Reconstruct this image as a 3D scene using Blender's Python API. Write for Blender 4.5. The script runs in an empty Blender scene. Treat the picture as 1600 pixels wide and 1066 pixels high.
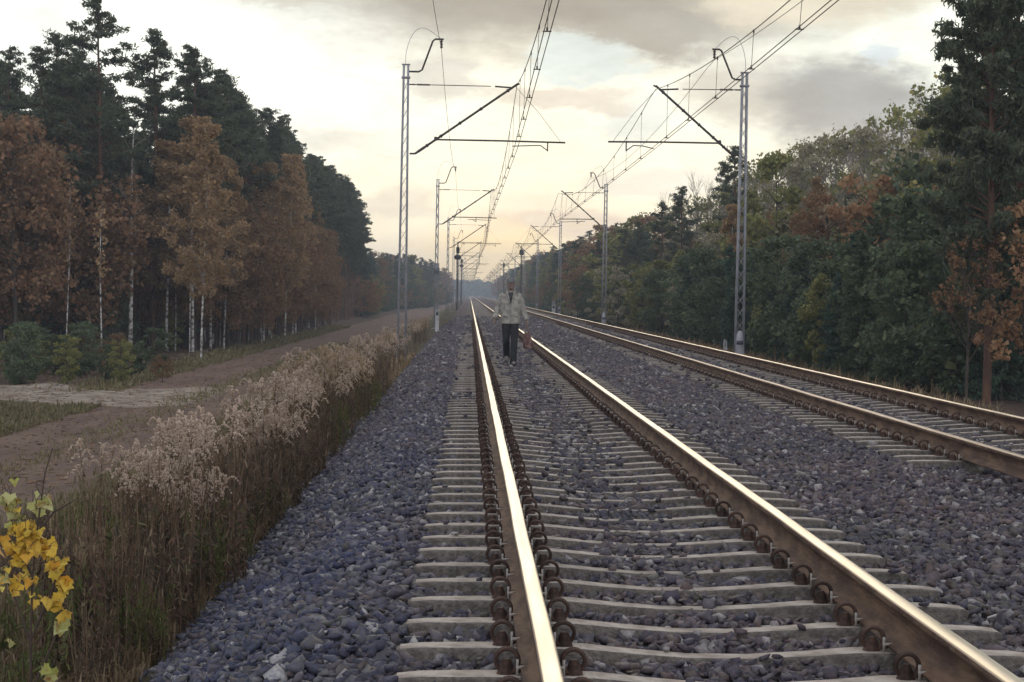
import bpy, math, random
import numpy as np
from mathutils import Matrix, Vector, Euler

# ------------------------------------------------------------------ camera, sky, sun
S = bpy.context.scene
COL = S.collection
rad = math.radians
CAMZ = 1.41
cam_d = bpy.data.cameras.new("camera"); cam = bpy.data.objects.new("camera", cam_d); COL.objects.link(cam)
cam_d.lens = 69.75; cam_d.sensor_width = 36.0; cam_d.clip_start = 0.1; cam_d.clip_end = 12000
R = (Matrix.Rotation(rad(-1.244), 4, 'Z') @ Matrix.Rotation(rad(90 - 1.327), 4, 'X') @ Matrix.Rotation(rad(1.0), 4, 'Z'))
cam.matrix_world = Matrix.Translation((0, 0, CAMZ)) @ R
S.camera = cam
S.view_settings.view_transform = 'Standard'; S.view_settings.look = 'None'
S.view_settings.exposure = 0.12; S.view_settings.gamma = 1.0
S.render.engine = 'CYCLES'
S.cycles.max_bounces = 6; S.cycles.diffuse_bounces = 3; S.cycles.glossy_bounces = 3
S.cycles.transmission_bounces = 3; S.cycles.volume_bounces = 1; S.cycles.transparent_max_bounces = 6

SUN_EL, SUN_AZ = rad(6.0), rad(1.5)      # low in the gap of the clouds straight down the line
w = bpy.data.worlds.new("World"); S.world = w; w.use_nodes = True
nt = w.node_tree; N = nt.nodes; L = nt.links; N.clear()
def nd(t, **k):
    n = N.new(t)
    for a, b in k.items(): setattr(n, a, b)
    return n
def mth(op, a, b=None, c=None):
    n = nd('ShaderNodeMath', operation=op)
    for i, v in enumerate((a, b, c)):
        if v is None: continue
        if isinstance(v, (int, float)): n.inputs[i].default_value = v
        else: L.new(v, n.inputs[i])
    return n.outputs[0]
def mixc(f, a, b, mode='MIX'):
    n = nd('ShaderNodeMix', data_type='RGBA', blend_type=mode)
    if isinstance(f, (int, float)): n.inputs[0].default_value = f
    else: L.new(f, n.inputs[0])
    for i, v in ((6, a), (7, b)):
        if isinstance(v, tuple): n.inputs[i].default_value = (*v, 1)
        else: L.new(v, n.inputs[i])
    return n.outputs[2]
tc = nd('ShaderNodeTexCoord'); sp = nd('ShaderNodeSeparateXYZ'); L.new(tc.outputs['Generated'], sp.inputs[0])
DEG = 180 / math.pi
az = mth('MULTIPLY', mth('ARCTAN2', sp.outputs[0], sp.outputs[1]), DEG)
el = mth('MULTIPLY', mth('ARCSINE', sp.outputs[2]), DEG)
cv = nd('ShaderNodeCombineXYZ'); L.new(az, cv.inputs[0]); L.new(el, cv.inputs[1])
mp = nd('ShaderNodeMapping'); mp.inputs['Scale'].default_value = (0.32, 0.75, 1); L.new(cv.outputs[0], mp.inputs[0])
wn = nd('ShaderNodeTexNoise'); wn.inputs['Scale'].default_value = 1.0; wn.inputs['Detail'].default_value = 9; wn.inputs['Roughness'].default_value = .66
L.new(mp.outputs[0], wn.inputs[0])
ws = nd('ShaderNodeSeparateColor'); L.new(wn.outputs['Color'], ws.inputs[0])
azw = mth('ADD', az, mth('MULTIPLY', mth('SUBTRACT', ws.outputs[0], .5), 4.5))
elw = mth('ADD', el, mth('MULTIPLY', mth('SUBTRACT', ws.outputs[1], .5), 2.4))
def blob(col, a0, e0, ra, re, c, k=1.0):
    dx = mth('DIVIDE', mth('SUBTRACT', azw, a0), ra); dy = mth('DIVIDE', mth('SUBTRACT', elw, e0), re)
    d = mth('SQRT', mth('ADD', mth('MULTIPLY', dx, dx), mth('MULTIPLY', dy, dy)))
    mr = nd('ShaderNodeMapRange', interpolation_type='SMOOTHERSTEP'); L.new(d, mr.inputs[0])
    mr.inputs[1].default_value = 1.25; mr.inputs[2].default_value = 0.45; mr.inputs[3].default_value = 0; mr.inputs[4].default_value = k
    return mixc(mr.outputs[0], col, c)
eh = nd('ShaderNodeMapRange'); L.new(elw, eh.inputs[0]); eh.inputs[1].default_value = 0; eh.inputs[2].default_value = 6
sky = mixc(eh.outputs[0], (1.02, .90, .66), (.97, .975, .90))
# azimuth, elevation, radii (degrees), colour, amount
for b in [(-9, 6.5, 8.0, 4.2, (1.02, 1.02, .99), 1), (-7.5, 2.5, 4, 1.6, (1.0, .97, .88), .8),
          (1.0, 6.3, 3.2, 1.4, (1.03, .99, .88), .9), (4.4, 5.6, 2.2, 1.5, (1.0, .96, .86), .8),
          (3.0, 9.6, 10.4, 3.2, (.29, .285, .28), 1), (-5.5, 8.5, 1.7, .38, (.62, .60, .56), .8),
          (10.0, 8.9, 4.5, 1.2, (.62, .57, .50), .8), (5.2, 7.5, 2.0, .7, (.34, .335, .33), .95), (9.6, 8.4, 3.2, .7, (.78, .68, .56), .6),
          (3.1, 6.7, 1.8, .62, (.63, .73, .77), .85), (4.9, 5.2, 1.3, .8, (.66, .74, .77), .7),
          (7.7, 6.0, 1.9, 1.0, (.56, .53, .50), .8), (10.8, 5.6, 2.8, 1.5, (.34, .355, .38), 1), (12.5, 4.6, 2.6, 1.2, (.38, .39, .42), .95),
          (11.7, 7.0, 1.0, .35, (.56, .64, .74), .7), (-.9, 6.1, 1.5, .85, (.54, .54, .53), .8), (2.6, 5.7, 2.6, .5, (.62, .56, .52), .8),
          (-2.2, 2.5, 1.3, .5, (.70, .67, .60), .7), (2.6, 2.1, 2.6, .5, (.74, .64, .56), .8), (-3.0, 4.4, 2.2, .4, (.80, .80, .76), .7), (5.5, 3.4, 2.5, .45, (.72, .70, .68), .7), (-5.0, 3.2, 1.0, .4, (.82, .79, .72), .6),
          (.8, .7, 2.6, 1.6, (1.10, .86, .46), .9)]:
    sky = blob(sky, *b[:4], b[4], b[5])
fm = nd('ShaderNodeMapRange'); L.new(ws.outputs[2], fm.inputs[0]); fm.inputs[1].default_value = .3; fm.inputs[2].default_value = .7; fm.inputs[3].default_value = .80; fm.inputs[4].default_value = 1.13
sky = mixc(1.0, sky, fm.outputs[0], 'MULTIPLY'); sky = mixc(1.0, sky, (1.12, 1.17, 1.12), 'MULTIPLY')
# the rest of the dome: broken cloud, cooler overhead and behind
up = nd('ShaderNodeTexNoise'); up.inputs['Scale'].default_value = 3.2; up.inputs['Detail'].default_value = 6; L.new(tc.outputs['Generated'], up.inputs[0])
ur = nd('ShaderNodeValToRGB'); L.new(up.outputs['Fac'], ur.inputs[0])
ur.color_ramp.elements[0].position = .38; ur.color_ramp.elements[0].color = (.46, .50, .60, 1)
ur.color_ramp.elements[1].position = .62; ur.color_ramp.elements[1].color = (.88, .86, .84, 1)
af = nd('ShaderNodeMapRange', interpolation_type='SMOOTHSTEP'); L.new(mth('ABSOLUTE', az), af.inputs[0]); af.inputs[1].default_value = 22; af.inputs[2].default_value = 60
ef = nd('ShaderNodeMapRange', interpolation_type='SMOOTHSTEP'); L.new(el, ef.inputs[0]); ef.inputs[1].default_value = 11; ef.inputs[2].default_value = 26
bk = nd('ShaderNodeMapRange', interpolation_type='SMOOTHSTEP'); L.new(mth('SUBTRACT', mth('ABSOLUTE', az), mth('MULTIPLY', el, 1.6)), bk.inputs[0]); bk.inputs[1].default_value = 40; bk.inputs[2].default_value = 150; bk.inputs[3].default_value = 1.0; bk.inputs[4].default_value = 2.0  # unseen low sky behind the camera brightened, added light for masts and trees
sky = mixc(mth('MAXIMUM', af.outputs[0], ef.outputs[0]), sky, mixc(1.0, ur.outputs[0], bk.outputs[0], 'MULTIPLY'))
sky10 = mixc(1.0, sky, (10, 10, 10), 'MULTIPLY')
st = nd('ShaderNodeTexSky', sky_type='NISHITA'); st.sun_disc = False; st.sun_elevation = SUN_EL; st.sun_rotation = SUN_AZ
bg = nd('ShaderNodeBackground'); bg.inputs['Strength'].default_value = 0.1
L.new(mixc(.95, st.outputs[0], sky10), bg.inputs[0])
ow = nd('ShaderNodeOutputWorld'); L.new(bg.outputs[0], ow.inputs[0])

sl = bpy.data.lights.new("sun", 'SUN'); sl.energy = 0.75; sl.angle = rad(32); sl.color = (1.0, .82, .60)
sun = bpy.data.objects.new("sun", sl); COL.objects.link(sun)
sd = Vector((math.sin(SUN_AZ) * math.cos(SUN_EL), math.cos(SUN_AZ) * math.cos(SUN_EL), math.sin(SUN_EL)))
sun.rotation_euler = sd.to_track_quat('Z', 'Y').to_euler()

# ------------------------------------------------------------------ helpers
rng = np.random.default_rng(7); random.seed(7)
class MB:
    """collects triangles and quads, with a material index each"""
    def __init__(s): s.v = []; s.t = []; s.q = []; s.tm = []; s.qm = []; s.n = 0
    def add(s, v, t=None, q=None, m=0):
        v = np.asarray(v, np.float32).reshape(-1, 3)
        if t is not None and len(t): t = np.asarray(t, np.int32).reshape(-1, 3); s.t.append(t + s.n); s.tm.append(np.full(len(t), m, np.int32))
        if q is not None and len(q): q = np.asarray(q, np.int32).reshape(-1, 4); s.q.append(q + s.n); s.qm.append(np.full(len(q), m, np.int32))
        s.v.append(v); s.n += len(v)
    def box(s, x0, x1, y0, y1, z0, z1, m=0):
        v = [(x, y, z) for z in (z0, z1) for y in (y0, y1) for x in (x0, x1)]
        s.add(v, q=[(0, 2, 3, 1), (4, 5, 7, 6), (0, 1, 5, 4), (2, 6, 7, 3), (0, 4, 6, 2), (1, 3, 7, 5)], m=m)
    def bar(s, a, b, w, h=None, m=0):
        h = h or w; a = np.array(a, float); b = np.array(b, float); d = b - a; d /= np.linalg.norm(d)
        up = np.array((0, 0, 1.)) if abs(d[2]) < .95 else np.array((0, 1., 0)); u = np.cross(d, up); u /= np.linalg.norm(u); k = np.cross(u, d)
        v = [p + u * (i * w / 2) + k * (j * h / 2) for p in (a, b) for i, j in ((-1, -1), (1, -1), (1, 1), (-1, 1))]
        s.add(v, q=[(0, 1, 2, 3), (7, 6, 5, 4), (0, 4, 5, 1), (1, 5, 6, 2), (2, 6, 7, 3), (3, 7, 4, 0)], m=m)
    def tube(s, pts, r, sides=6, m=0, cap=True):
        P = np.asarray(pts, float); n = len(P); r = np.broadcast_to(np.asarray(r, float), (n,))
        T = np.gradient(P, axis=0); T /= np.linalg.norm(T, axis=1)[:, None] + 1e-9
        ref = np.array((0.31, .92, .23)); ref = ref if abs(T[0] @ ref) < .9 else np.array((.9, -.2, .3))
        a = np.linspace(0, 2 * np.pi, sides, endpoint=False); V = []
        for i in range(n):
            u = np.cross(T[i], ref); u /= np.linalg.norm(u) + 1e-9; k = np.cross(T[i], u); ref = -np.cross(T[i], u) * 0 + ref
            V.append(P[i] + r[i] * (np.cos(a)[:, None] * u + np.sin(a)[:, None] * k))
        V = np.concatenate(V); Q = []
        j = np.arange(sides); j2 = (j + 1) % sides
        for i in range(n - 1): Q.append(np.stack([i * sides + j, i * sides + j2, (i + 1) * sides + j2, (i + 1) * sides + j], 1))
        s.add(V, q=np.concatenate(Q), m=m)
        if cap:
            for base, c in ((0, P[0]), ((n - 1) * sides, P[-1])):
                vv = np.vstack([V[base:base + sides], c]); s.add(vv, t=np.stack([j, j2, np.full(sides, sides)], 1), m=m)
    def loft(s, rings, sides=20, m=0, sx=2.0):
        """rings: (cx, cy, cz, rx, ry); horizontal ellipses"""
        a = np.linspace(0, 2 * np.pi, sides, endpoint=False); V = []
        for cx, cy, cz, rx, ry in rings: V.append(np.stack([cx + rx * np.cos(a), cy + ry * np.sin(a), np.full(sides, cz)], 1))
        n = len(rings); V = np.concatenate(V); Q = []; j = np.arange(sides); j2 = (j + 1) % sides
        for i in range(n - 1): Q.append(np.stack([i * sides + j, i * sides + j2, (i + 1) * sides + j2, (i + 1) * sides + j], 1))
        s.add(V, q=np.concatenate(Q), m=m)
        for base, rr in ((0, rings[0]), ((n - 1) * sides, rings[-1])):
            vv = np.vstack([V[base:base + sides], (rr[0], rr[1], rr[2])]); s.add(vv, t=np.stack([j, j2, np.full(sides, sides)], 1), m=m)
    def quads(s, c, u, k, m=0):
        """one quad per centre c with half axes u, k (all N x 3)"""
        n = len(c)
        if n == 0: return
        V = np.stack([c - u - k, c + u - k * .6, c + u * .7 + k, c - u * .8 + k * .9], 1).reshape(-1, 3)
        s.add(V, q=np.arange(n * 4).reshape(n, 4), m=m)
    def mesh(s, name):
        me = bpy.data.meshes.new(name); V = np.concatenate(s.v).astype(np.float32)
        t = np.concatenate(s.t) if s.t else np.zeros((0, 3), np.int32); q = np.concatenate(s.q) if s.q else np.zeros((0, 4), np.int32)
        me.vertices.add(len(V)); me.vertices.foreach_set('co', V.ravel())
        loops = np.concatenate([t.ravel(), q.ravel()]).astype(np.int32)
        me.loops.add(len(loops)); me.loops.foreach_set('vertex_index', loops)
        me.polygons.add(len(t) + len(q))
        ls = np.concatenate([np.arange(len(t)) * 3, len(t) * 3 + np.arange(len(q)) * 4]).astype(np.int32)
        me.polygons.foreach_set('loop_start', ls)
        me.polygons.foreach_set('material_index', np.concatenate(s.tm + s.qm).astype(np.int32))
        me.update(calc_edges=True); return me
    def build(s, name, mats, parent=None, smooth=False):
        me = s.mesh(name)
        for m in (mats if isinstance(mats, (list, tuple)) else [mats]): me.materials.append(m)
        if smooth: me.shade_smooth()
        o = bpy.data.objects.new(name, me); COL.objects.link(o); o.parent = parent
        return o
def tag(o, label=None, cat=None, group=None, kind=None):
    if label: o['label'] = label
    if cat: o['category'] = cat
    if group: o['group'] = group
    if kind: o['kind'] = kind
    return o
def empty(name, loc=(0, 0, 0), rz=0, label=None, cat=None, group=None):
    o = bpy.data.objects.new(name, None); COL.objects.link(o); o.location = loc; o.rotation_euler = (0, 0, rz); o.empty_display_size = .2
    return tag(o, label, cat, group)
def copy_tree(o, parent=None):
    c = o.copy(); COL.objects.link(c); c.parent = parent
    for ch in list(o.children): copy_tree(ch, c)
    return c
class Kit:
    """a prototype of which the first place() is the original itself"""
    def __init__(s, root): s.root = root; s.used = False
    def place(s, loc, rz=0, sc=1.0, label=None, group=None, cat=None):
        o = s.root if not s.used else copy_tree(s.root); s.used = True
        o.location = loc; o.rotation_euler = (0, 0, rz); o.scale = sc if isinstance(sc, tuple) else (sc, sc, sc)
        return tag(o, label, cat, group)

def mat(name, col, rough=.8, metal=0.0, var=None, vscale=5.0, bump=0.0, bscale=40.0, island=None, spec=.3, objvar=0.0, transl=0.0, detail=5, stretch=None):
    """procedural material: base colour broken up by noise (var = second colour), optional per-island / per-object variation"""
    m = bpy.data.materials.new(name); m.use_nodes = True; t = m.node_tree; n = t.nodes; l = t.links
    p = n['Principled BSDF']; p.inputs['Roughness'].default_value = rough; p.inputs['Metallic'].default_value = metal
    p.inputs['Specular IOR Level'].default_value = spec
    c = n.new('ShaderNodeRGB'); c.outputs[0].default_value = (*col, 1); out = c.outputs[0]
    tcn = n.new('ShaderNodeTexCoord'); vec = tcn.outputs['Object']
    if stretch:
        mm = n.new('ShaderNodeMapping'); mm.inputs['Scale'].default_value = stretch; l.new(vec, mm.inputs[0]); vec = mm.outputs[0]
    def mx(f, a, b, mode='MIX'):
        k = n.new('ShaderNodeMix'); k.data_type = 'RGBA'; k.blend_type = mode
        for i, v in ((0, f), (6, a), (7, b)):
            if isinstance(v, tuple): k.inputs[i].default_value = (*v, 1)
            elif isinstance(v, (int, float)): k.inputs[i].default_value = v
            else: l.new(v, k.inputs[i])
        return k.outputs[2]
    if var is not None:
        no = n.new('ShaderNodeTexNoise'); no.inputs['Scale'].default_value = vscale; no.inputs['Detail'].default_value = detail; l.new(vec, no.inputs[0])
        cr = n.new('ShaderNodeValToRGB'); cr.color_ramp.elements[0].position = .40; cr.color_ramp.elements[1].position = .62; l.new(no.outputs['Fac'], cr.inputs[0])
        out = mx(cr.outputs[0], out, tuple(var))
    if island is not None:
        g = n.new('ShaderNodeNewGeometry'); cr = n.new('ShaderNodeValToRGB'); l.new(g.outputs['Random Per Island'], cr.inputs[0])
        cr.color_ramp.elements.remove(cr.color_ramp.elements[1])
        for i, (pos, cc) in enumerate(island):
            e = cr.color_ramp.elements[0] if i == 0 else cr.color_ramp.elements.new(pos)
            e.position = pos; e.color = (*cc, 1)
        out = cr.outputs[0] if var is None else mx(.6, out, cr.outputs[0])
    if objvar:
        oi = n.new('ShaderNodeObjectInfo'); mr = n.new('ShaderNodeMapRange'); l.new(oi.outputs['Random'], mr.inputs[0])
        mr.inputs[3].default_value = 1 - objvar; mr.inputs[4].default_value = 1 + objvar
        out = mx(1.0, out, mr.outputs[0], 'MULTIPLY')
    l.new(out, p.inputs['Base Color'])
    if bump:
        nb = n.new('ShaderNodeTexNoise'); nb.inputs['Scale'].default_value = bscale; nb.inputs['Detail'].default_value = 6; l.new(vec, nb.inputs[0])
        b = n.new('ShaderNodeBump'); b.inputs['Strength'].default_value = bump; b.inputs['Distance'].default_value = .02; l.new(nb.outputs['Fac'], b.inputs['Height']); l.new(b.outputs[0], p.inputs['Normal'])
    if transl:
        tr = n.new('ShaderNodeBsdfTranslucent'); l.new(out, tr.inputs[0]); ms = n.new('ShaderNodeMixShader'); ms.inputs[0].default_value = transl
        l.new(p.outputs[0], ms.inputs[1]); l.new(tr.outputs[0], ms.inputs[2]); l.new(ms.outputs[0], n['Material Output'].inputs['Surface'])
    return m

# ------------------------------------------------------------------ ground
RX = (0.286, 1.786, 4.47, 5.97)          # rail centres
TRK = (1.036, 5.22)
def sstep(a, b, x): t = np.clip((x - a) / (b - a), 0, 1); return t * t * (3 - 2 * t)
def lumps(x, y, s=1.0):
    return (np.sin(x * 1.7 / s + 1.3 * np.sin(y * .9 / s)) * np.cos(y * 1.1 / s + .7 * np.sin(x * 1.3 / s)) + .5 * np.sin(x * 3.9 / s + y * 2.7 / s + 2) + .3 * np.sin(7.3 * x / s - 5.1 * y / s)) / 1.8
GX = np.array([-900, -60, -14, -10, -7, -5.2, -3.6, -2.4, -1.5, 8.0, 9.2, 12.5, 60, 900.]); GZ = np.array([-2.2, -1.9, -1.8, -1.8, -1.8, -1.6, -1.15, -.82, -.60, -.62, -.85, -1.05, -1.3, -2.])
def ground_z(x, y):
    x = np.asarray(x, float); y = np.asarray(y, float)
    z = np.interp(x, GX, GZ); amp = sstep(-1.6, -3, x) * .05 + sstep(8.5, 10, x) * .06 + sstep(-9, -14, x) * .08
    return z + amp * lumps(x, y, 1.4)
def bed_z(x):
    return np.interp(x, [-2.2, -1.6, -.72, -.45, 2.5, 3.75, 6.65, 6.95, 7.9, 8.4], [-1.0, -.62, -.06, -.035, -.05, -.05, -.05, -.07, -.62, -1.0])
xs = np.concatenate([[-900, -400, -200, -120, -80, -60, -45, -35, -28], np.arange(-24, 14, .3), [15, 17, 20, 25, 32, 45, 60, 90, 150, 400, 900]])
ys = [-30.0, -12]
while ys[-1] < 6000: ys.append(ys[-1] + max(.3, .012 * max(ys[-1], 0) + .25 * (ys[-1] < 0)) if ys[-1] < 300 else ys[-1] * 1.08)
ys = np.array(ys); X, Y = np.meshgrid(xs, ys); Z = ground_z(X, Y)
def grid_mesh(X, Y, Z):
    b = MB(); ny, nx = X.shape; i = np.arange(ny * nx).reshape(ny, nx)
    b.add(np.stack([X, Y, Z], -1).reshape(-1, 3), q=np.stack([i[:-1, :-1], i[:-1, 1:], i[1:, 1:], i[1:, :-1]], -1).reshape(-1, 4)); return b
g = grid_mesh(X, Y, Z)
wob = 1.0 * lumps(X * .35, Y * .3, 1.0)
road = sstep(4.0, 2.8, np.abs(X + 8.0 + .5 * wob)) * sstep(-3, 5, Y)
road = np.maximum(road, sstep(4, 2.5, np.abs(Y - 40 - .6 * (X + 8))) * sstep(-6, -9, X) * sstep(-13, -10, X) * .6)
sand = sstep(6.0, 3.8, np.abs(Y - 60 + 1.3 * wob)) * sstep(-6.9, -8.6, X)
green = sstep(-9.3, -10.3, X) * sstep(34, 38, Y) * sstep(57, 53, Y) + .45 * sstep(-2.2, -3.2, X) * sstep(-6.8, -6.0, X)
litter = np.maximum(sstep(-11.2, -12.5, X + .5 * wob), sstep(8.8, 10, X)) * (1 - green)
mg = bpy.data.materials.new("soil_and_leaf_litter"); mg.use_nodes = True; t = mg.node_tree; n = t.nodes; l = t.links; p = n['Principled BSDF']; p.inputs['Roughness'].default_value = 1; p.inputs['Specular IOR Level'].default_value = .1
def gm(f, a, b):
    k = n.new('ShaderNodeMix'); k.data_type = 'RGBA'
    for i, v in ((0, f), (6, a), (7, b)):
        if isinstance(v, tuple): k.inputs[i].default_value = (*v, 1)
        elif isinstance(v, (int, float)): k.inputs[i].default_value = v
        else: l.new(v, k.inputs[i])
    return k.outputs[2]
tcg = n.new('ShaderNodeTexCoord')
def gn(s, d=6, lo=.38, hi=.62, st=(1, 1, 1)):
    mm = n.new('ShaderNodeMapping'); mm.inputs['Scale'].default_value = st; l.new(tcg.outputs['Object'], mm.inputs[0])
    k = n.new('ShaderNodeTexNoise'); k.inputs['Scale'].default_value = s; k.inputs['Detail'].default_value = d; l.new(mm.outputs[0], k.inputs[0])
    r = n.new('ShaderNodeMapRange'); l.new(k.outputs['Fac'], r.inputs[0]); r.inputs[1].default_value = lo; r.inputs[2].default_value = hi; return r.outputs[0], k.outputs['Fac']
def gmask(nm):
    a = n.new('ShaderNodeAttribute'); a.attribute_name = nm
    k = n.new('ShaderNodeMath'); k.operation = 'ADD'; l.new(a.outputs['Fac'], k.inputs[0])
    q = n.new('ShaderNodeMath'); q.operation = 'MULTIPLY_ADD'; l.new(gn(1.3)[1], q.inputs[0]); q.inputs[1].default_value = .9; q.inputs[2].default_value = -.45; l.new(q.outputs[0], k.inputs[1])
    r = n.new('ShaderNodeMapRange'); l.new(k.outputs[0], r.inputs[0]); r.inputs[1].default_value = .35; r.inputs[2].default_value = .65; return r.outputs[0]
c = gm(gn(2.5)[0], (.062, .050, .032), (.10, .078, .050)); c = gm(gn(9)[0], c, (.045, .042, .022))
c = gm(gmask('litter'), c, gm(gn(6)[0], (.085, .058, .045), (.06, .045, .035)))
c = gm(gmask('green'), c, gm(gn(5)[0], (.075, .082, .032), (.11, .10, .05)))
c = gm(gmask('road'), c, gm(gn(1.2, st=(1.5, .25, 1))[0], (.115, .080, .066), (.160, .112, .090)))
c = gm(gmask('sand'), c, gm(gn(2.2, st=(.6, 1.5, 1))[0], (.33, .28, .23), (.17, .135, .11)))
l.new(c, p.inputs['Base Color'])
bp = n.new('ShaderNodeBump'); bp.inputs['Strength'].default_value = .7; bp.inputs['Distance'].default_value = .05; l.new(gn(7, 8)[1], bp.inputs['Height']); l.new(bp.outputs[0], p.inputs['Normal'])
go = g.build('ground', mg, smooth=True); tag(go, kind='structure')
for nm, arr in (('road', road), ('sand', sand), ('green', green), ('litter', litter)):
    a = go.data.attributes.new(nm, 'FLOAT', 'POINT'); a.data.foreach_set('value', np.clip(arr, 0, 1).astype(np.float32).ravel())

# ballast bed (sheet below the stones)
xb = np.concatenate([np.arange(-2.2, 8.45, .1)]); yb = np.concatenate([np.arange(-4, 40, .12), np.arange(40, 140, .5), np.arange(140, 2500, 20)])
Xb, Yb = np.meshgrid(xb, yb); Zb = bed_z(Xb) - .045 + np.where(Yb < 140, .018 * rng.standard_normal(Xb.shape), 0)
BALLAST = [(0, (.034, .038, .064)), (.2, (.066, .070, .098)), (.40, (.040, .038, .046)), (.58, (.115, .112, .135)), (.74, (.115, .088, .080)), (.86, (.078, .084, .070)), (.93, (.21, .20, .205)), (1, (.42, .41, .40))]
mb = bpy.data.materials.new("ballast_far"); mb.use_nodes = True; t = mb.node_tree; n = t.nodes; l = t.links; p = n['Principled BSDF']; p.inputs['Roughness'].default_value = .95; p.inputs['Specular IOR Level'].default_value = .15
tcg = n.new('ShaderNodeTexCoord'); vo = n.new('ShaderNodeTexVoronoi'); vo.inputs['Scale'].default_value = 20; l.new(tcg.outputs['Object'], vo.inputs[0])
cr = n.new('ShaderNodeValToRGB'); s2 = n.new('ShaderNodeSeparateColor'); l.new(vo.outputs['Color'], s2.inputs[0]); l.new(s2.outputs[0], cr.inputs[0])
cr.color_ramp.elements.remove(cr.color_ramp.elements[1])
for i, (pos, cc) in enumerate(BALLAST):
    e = cr.color_ramp.elements[0] if i == 0 else cr.color_ramp.elements.new(pos); e.position = pos; e.color = (*(.8 * k for k in cc), 1)
sx = n.new('ShaderNodeSeparateXYZ'); l.new(tcg.outputs['Object'], sx.inputs[0])
c = gm(gn(.6, 4)[0], cr.outputs[0], (.160, .105, .108)); l.new(c, p.inputs['Base Color'])
bp = n.new('ShaderNodeBump'); bp.inputs['Strength'].default_value = 1; bp.inputs['Distance'].default_value = .04; l.new(vo.outputs['Distance'], bp.inputs['Height']); l.new(bp.outputs[0], p.inputs['Normal'])
bo = grid_mesh(Xb, Yb, Zb).build('ballast_bed', mb); tag(bo, kind='structure')

# stones: one mass nobody could count
mst = bpy.data.materials.new("ballast_stone"); mst.use_nodes = True; t = mst.node_tree; n = t.nodes; l = t.links; p = n['Principled BSDF']; p.inputs['Roughness'].default_value = .72; p.inputs['Specular IOR Level'].default_value = .35
tcg = n.new('ShaderNodeTexCoord'); ge = n.new('ShaderNodeNewGeometry'); cr = n.new('ShaderNodeValToRGB'); l.new(ge.outputs['Random Per Island'], cr.inputs[0]); cr.color_ramp.elements.remove(cr.color_ramp.elements[1])
for i, (pos, cc) in enumerate(BALLAST):
    e = cr.color_ramp.elements[0] if i == 0 else cr.color_ramp.elements.new(pos); e.position = pos; e.color = (*cc, 1)
sx = n.new('ShaderNodeSeparateXYZ'); l.new(tcg.outputs['Object'], sx.inputs[0])
# brake dust: reddish brown along the rails and farther down the line, bluer clean stone on the near shoulders
mr = n.new('ShaderNodeMapRange'); l.new(sx.outputs[1], mr.inputs[0]); mr.inputs[1].default_value = 8; mr.inputs[2].default_value = 38
mx_ = n.new('ShaderNodeMapRange'); l.new(sx.outputs[0], mx_.inputs[0]); mx_.inputs[1].default_value = -.75; mx_.inputs[2].default_value = .15
mm_ = n.new('ShaderNodeMath'); mm_.operation = 'MAXIMUM'; l.new(mr.outputs[0], mm_.inputs[0]); l.new(mx_.outputs[0], mm_.inputs[1])
c = gm(mm_.outputs[0], gm(gn(.5, 3)[0], (.036, .058, .175), (.070, .076, .125)), gm(gn(.45, 3)[0], (.165, .098, .110), (.098, .088, .098)))
k = n.new('ShaderNodeMix'); k.data_type = 'RGBA'; k.blend_type = 'MIX'; k.inputs[0].default_value = .5; l.new(cr.outputs[0], k.inputs[6]); l.new(c, k.inputs[7])
l.new(gm(gn(60, 3)[0], k.outputs[2], cr.outputs[0]), p.inputs['Base Color'])
bp = n.new('ShaderNodeBump'); bp.inputs['Strength'].default_value = .8; bp.inputs['Distance'].default_value = .008; l.new(gn(90, 5)[1], bp.inputs['Height']); l.new(bp.outputs[0], p.inputs['Normal'])
PHI = (1 + 5 ** .5) / 2
ICO = np.array([(-1, PHI, 0), (1, PHI, 0), (-1, -PHI, 0), (1, -PHI, 0), (0, -1, PHI), (0, 1, PHI), (0, -1, -PHI), (0, 1, -PHI), (PHI, 0, -1), (PHI, 0, 1), (-PHI, 0, -1), (-PHI, 0, 1)]) / 1.902
ICF = np.array([(0, 11, 5), (0, 5, 1), (0, 1, 7), (0, 7, 10), (0, 10, 11), (1, 5, 9), (5, 11, 4), (11, 10, 2), (10, 7, 6), (7, 1, 8), (3, 9, 4), (3, 4, 2), (3, 2, 6), (3, 6, 8), (3, 8, 9), (4, 9, 5), (2, 4, 11), (6, 2, 10), (8, 6, 7), (9, 8, 1)])
OCT = np.array([(1, 0, 0), (-1, 0, 0), (0, 1, 0), (0, -1, 0), (0, 0, 1), (0, 0, -1.)]); OCF = np.array([(0, 2, 4), (2, 1, 4), (1, 3, 4), (3, 0, 4), (2, 0, 5), (1, 2, 5), (3, 1, 5), (0, 3, 5)])
CUB = np.array([(x, y, z) for z in (-1, 1) for y in (-1, 1) for x in (-1, 1)]) / 1.45
CUF = np.array([(0, 2, 3), (0, 3, 1), (4, 5, 7), (4, 7, 6), (0, 1, 5), (0, 5, 4), (2, 6, 7), (2, 7, 3), (0, 4, 6), (0, 6, 2), (1, 3, 7), (1, 7, 5)])
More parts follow.
